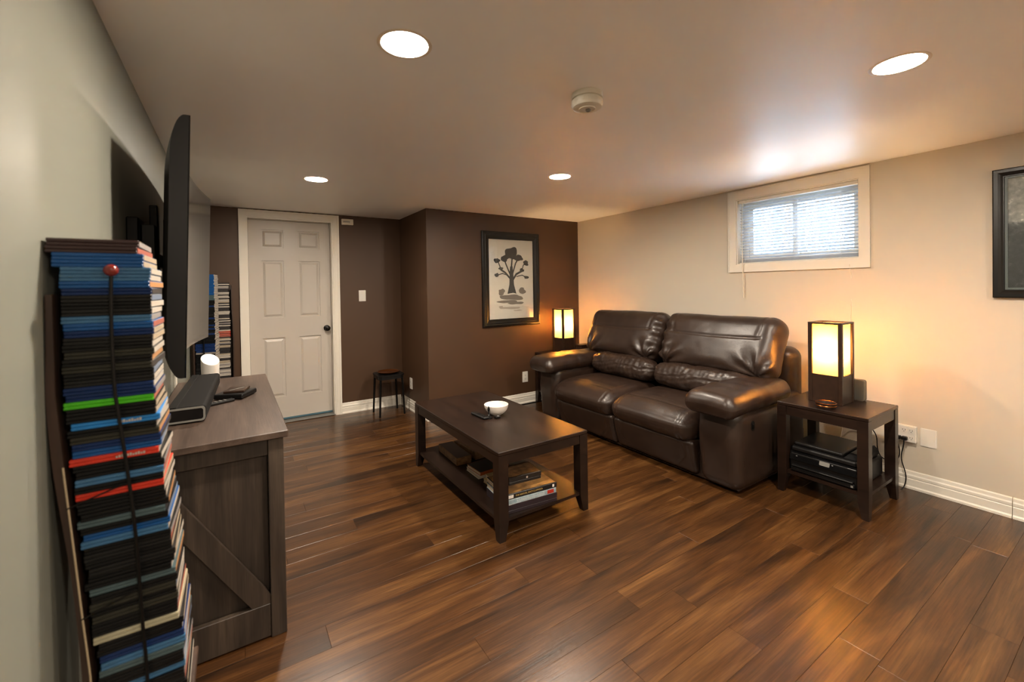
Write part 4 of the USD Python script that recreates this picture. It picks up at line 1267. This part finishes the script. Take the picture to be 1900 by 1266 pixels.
# ------------------------------------------------------------------ framed pictures
def frame_mesh(w, h, prof):
    """prof: (inset from the outer edge, height); mitred moulding, local xy centred"""
    V, F = [], []
    for i_, z_ in prof:
        V += [(-w / 2 + i_, -h / 2 + i_, z_), (w / 2 - i_, -h / 2 + i_, z_), (w / 2 - i_, h / 2 - i_, z_), (-w / 2 + i_, h / 2 - i_, z_)]
    k = len(prof)
    for i in range(k):
        j = (i + 1) % k
        for a in range(4):
            b_ = (a + 1) % 4
            F.append([i * 4 + a, i * 4 + b_, j * 4 + b_, j * 4 + a])
    m = np.array(V), np.array(F)
    t_ = trimesh.Trimesh(m[0], np.vstack([m[1][:, [0, 1, 2]], m[1][:, [0, 2, 3]]]), process=False)
    if t_.volume < 0:
        t_.invert()
    return t_


PROF = [(0, 0), (0, .020), (.006, .026), (.022, .028), (.034, .024), (.040, .027), (.046, .026), (.074, .016), (.078, .019), (.082, .018), (.082, 0)]
fx, fz, fw, fh = 2.580, 1.390, .745, 1.024
fp_ = thing('framed_print', 'black framed ink print on the brown wall left of the far lamp', 'framed picture', (fx, YB, fz))
part(fp_, 'frame', on_wall_y(frame_mesh(fw, fh, PROF), fx, YB - .0005, fz), 'frame_black', smooth=False)
iw, ih = fw - .160, fh - .160
part(fp_, 'print', on_wall_y(prism(sbox(-iw / 2, -ih / 2, iw / 2, ih / 2), .004, .006), fx, YB, fz), 'print_paper', label='cream print with an ink drawing of a bare tree', smooth=False)
ir = random.Random(4)
def blob(cx, cy, rx, ry, nn=40, rough=.25, seed=0):
    q = random.Random(seed)
    ph = [q.uniform(0, 2 * PI) for _ in range(5)]
    return Polygon([(cx + rx * (1 + rough * sum(math.sin((k + 2) * t_ + ph[k]) / (k + 2) for k in range(5))) * math.cos(t_), cy + ry * (1 + rough * sum(math.sin((k + 2) * t_ + ph[k]) / (k + 2) for k in range(5))) * math.sin(t_)) for t_ in np.linspace(0, 2 * PI, nn, endpoint=False)]).buffer(0)
# a generic ink tree: a trunk, limbs, and loose clumps of leaves, fading to grey ground
trunk = Polygon([(-.055, -.16), (-.028, -.06), (-.024, .06), (-.016, .14), (.016, .14), (.026, .05), (.032, -.06), (.062, -.16), (.02, -.15), (-.02, -.155)])
limbs = []
for (a, b_, c_, d_, w) in ((-.01, .0, -.13, .10, .010), (.01, -.02, .14, .09, .011), (-.13, .10, -.19, .21, .006), (.14, .09, .20, .18, .006), (-.02, .06, -.09, .22, .008), (.02, .07, .10, .24, .008), (0, .12, .0, .32, .009), (-.06, .045, -.19, .04, .005), (.07, .03, .20, .02, .005)):
    mx, my = (a + c_) / 2 + ir.uniform(-.015, .015), (b_ + d_) / 2 + .02
    limbs.append(LineString([(a, b_), (mx, my), (c_, d_)]).buffer(w))
clumps = [blob(0, .285, .075, .07, seed=1), blob(-.085, .225, .05, .035, seed=2), blob(.095, .235, .052, .038, seed=3), blob(-.185, .20, .035, .028, seed=4), blob(.195, .18, .036, .028, seed=5), blob(-.19, .045, .03, .018, seed=6), blob(.20, .02, .03, .018, seed=7), blob(-.135, .115, .026, .018, seed=8), blob(.14, .10, .028, .02, seed=9)]
inkshape = unary_union([trunk] + limbs + clumps)
part(fp_, 'ink_drawing', on_wall_y(prisms(inkshape, .006, .0064), fx, YB, fz), 'ink', smooth=False)
wash = unary_union([blob(0, -.20, .15, .030, seed=12), blob(-.05, -.245, .12, .018, seed=13), blob(.06, -.265, .10, .014, seed=14), blob(-.13, -.14, .04, .035, seed=15), blob(.14, -.13, .04, .04, seed=16)]).difference(inkshape)
part(fp_, 'grey_wash', on_wall_y(prisms(wash, .006, .0063), fx, YB, fz), 'ink_grey', smooth=False)
wash2 = unary_union([blob(-.02, -.315, .14, .012, seed=17), blob(.08, -.345, .05, .008, seed=18), blob(-.14, -.30, .03, .01, seed=19)])
part(fp_, 'pale_wash', on_wall_y(prisms(wash2, .006, .0062), fx, YB, fz), 'ink_pale', smooth=False)
part(fp_, 'glazing', on_wall_y(prism(sbox(-iw / 2, -ih / 2, iw / 2, ih / 2), .009, .0105), fx, YB, fz), 'pane_glass', smooth=False)

# picture at the right edge
MATS['photo_print'] = usdkit.material(stage, '/World/Looks/photo_print', {
    't': ('texture_coordinate', {}), 's': ('separate_xyz', {}),
    'n': ('noise_texture', {'scale': 9.0, 'detail': 5.0, 'roughness': .6}), 'n2': ('noise_texture', {'scale': 42.0, 'detail': 3.0}),
    'a': ('math', {'math_type': 'multiply_add', 'value2': .26, 'value3': -.16}), 'b': ('math', {'math_type': 'add'}),
    'r': ('rgb_ramp', {'ramp': [(0, S(52, 50, 50)), (.46, S(66, 63, 62)), (.55, S(120, 116, 114)), (.60, S(198, 190, 182)), (1, S(206, 198, 188))]}),
    'mr': ('map_range', {'from_min': -.30, 'from_max': .30, 'to_min': .05, 'to_max': .95}),
    'r2': ('rgb_ramp', {'ramp': [(.30, (.5, .5, .5)), (.62, (1, 1, 1)), (.74, (2.2, 2.2, 2.2))]}),
    'm': ('mix', {'mix_type': 'multiply', 'fac': .8}), 'p': ('principled_bsdf', {'roughness': .5})},
    [('t.object', 's.vector'), ('t.object', 'n.vector'), ('t.object', 'n2.vector'), ('n.fac', 'a.value1'), ('s.z', 'b.value1'), ('a.value', 'b.value2'), ('b.value', 'mr.value'), ('mr.result', 'r.fac'), ('n2.fac', 'r2.fac'),
     ('r.color', 'm.color1'), ('r2.color', 'm.color2'), ('m.color', 'p.base_color')], surface='p.BSDF')
qy, qz, qw, qh = .290, 1.552, .520, .700
fq = thing('framed_print', 'black framed grey photograph on the cream wall at the right edge', 'framed picture', (XR, qy, qz))
PROF2 = [(0, 0), (0, .024), (.005, .028), (.020, .028), (.030, .022), (.038, .016), (.042, .016), (.044, .012), (.044, 0)]
part(fq, 'frame', on_wall_right(frame_mesh(qw, qh, PROF2), XR - .0005, qy, qz), 'frame_black', smooth=False)
ln = sbox(-qw / 2 + .0425, -qh / 2 + .0425, qw / 2 - .0425, qh / 2 - .0425)
part(fq, 'liner', on_wall_right(prism(ln.difference(ln.buffer(-.012, join_style=2)), .011, .013), XR, qy, qz), 'liner_grey', label='thin grey liner inside the frame', smooth=False)
part(fq, 'print', on_wall_right(prism(sbox(-qw / 2 + .042, -qh / 2 + .042, qw / 2 - .042, qh / 2 - .042), .004, .006), XR, qy, qz), 'photo_print', label='grey photograph, pale above and dark below', smooth=False)
part(fq, 'glazing', on_wall_right(prism(sbox(-qw / 2 + .042, -qh / 2 + .042, qw / 2 - .042, qh / 2 - .042), .009, .0105), XR, qy, qz), 'pane_glass', smooth=False)
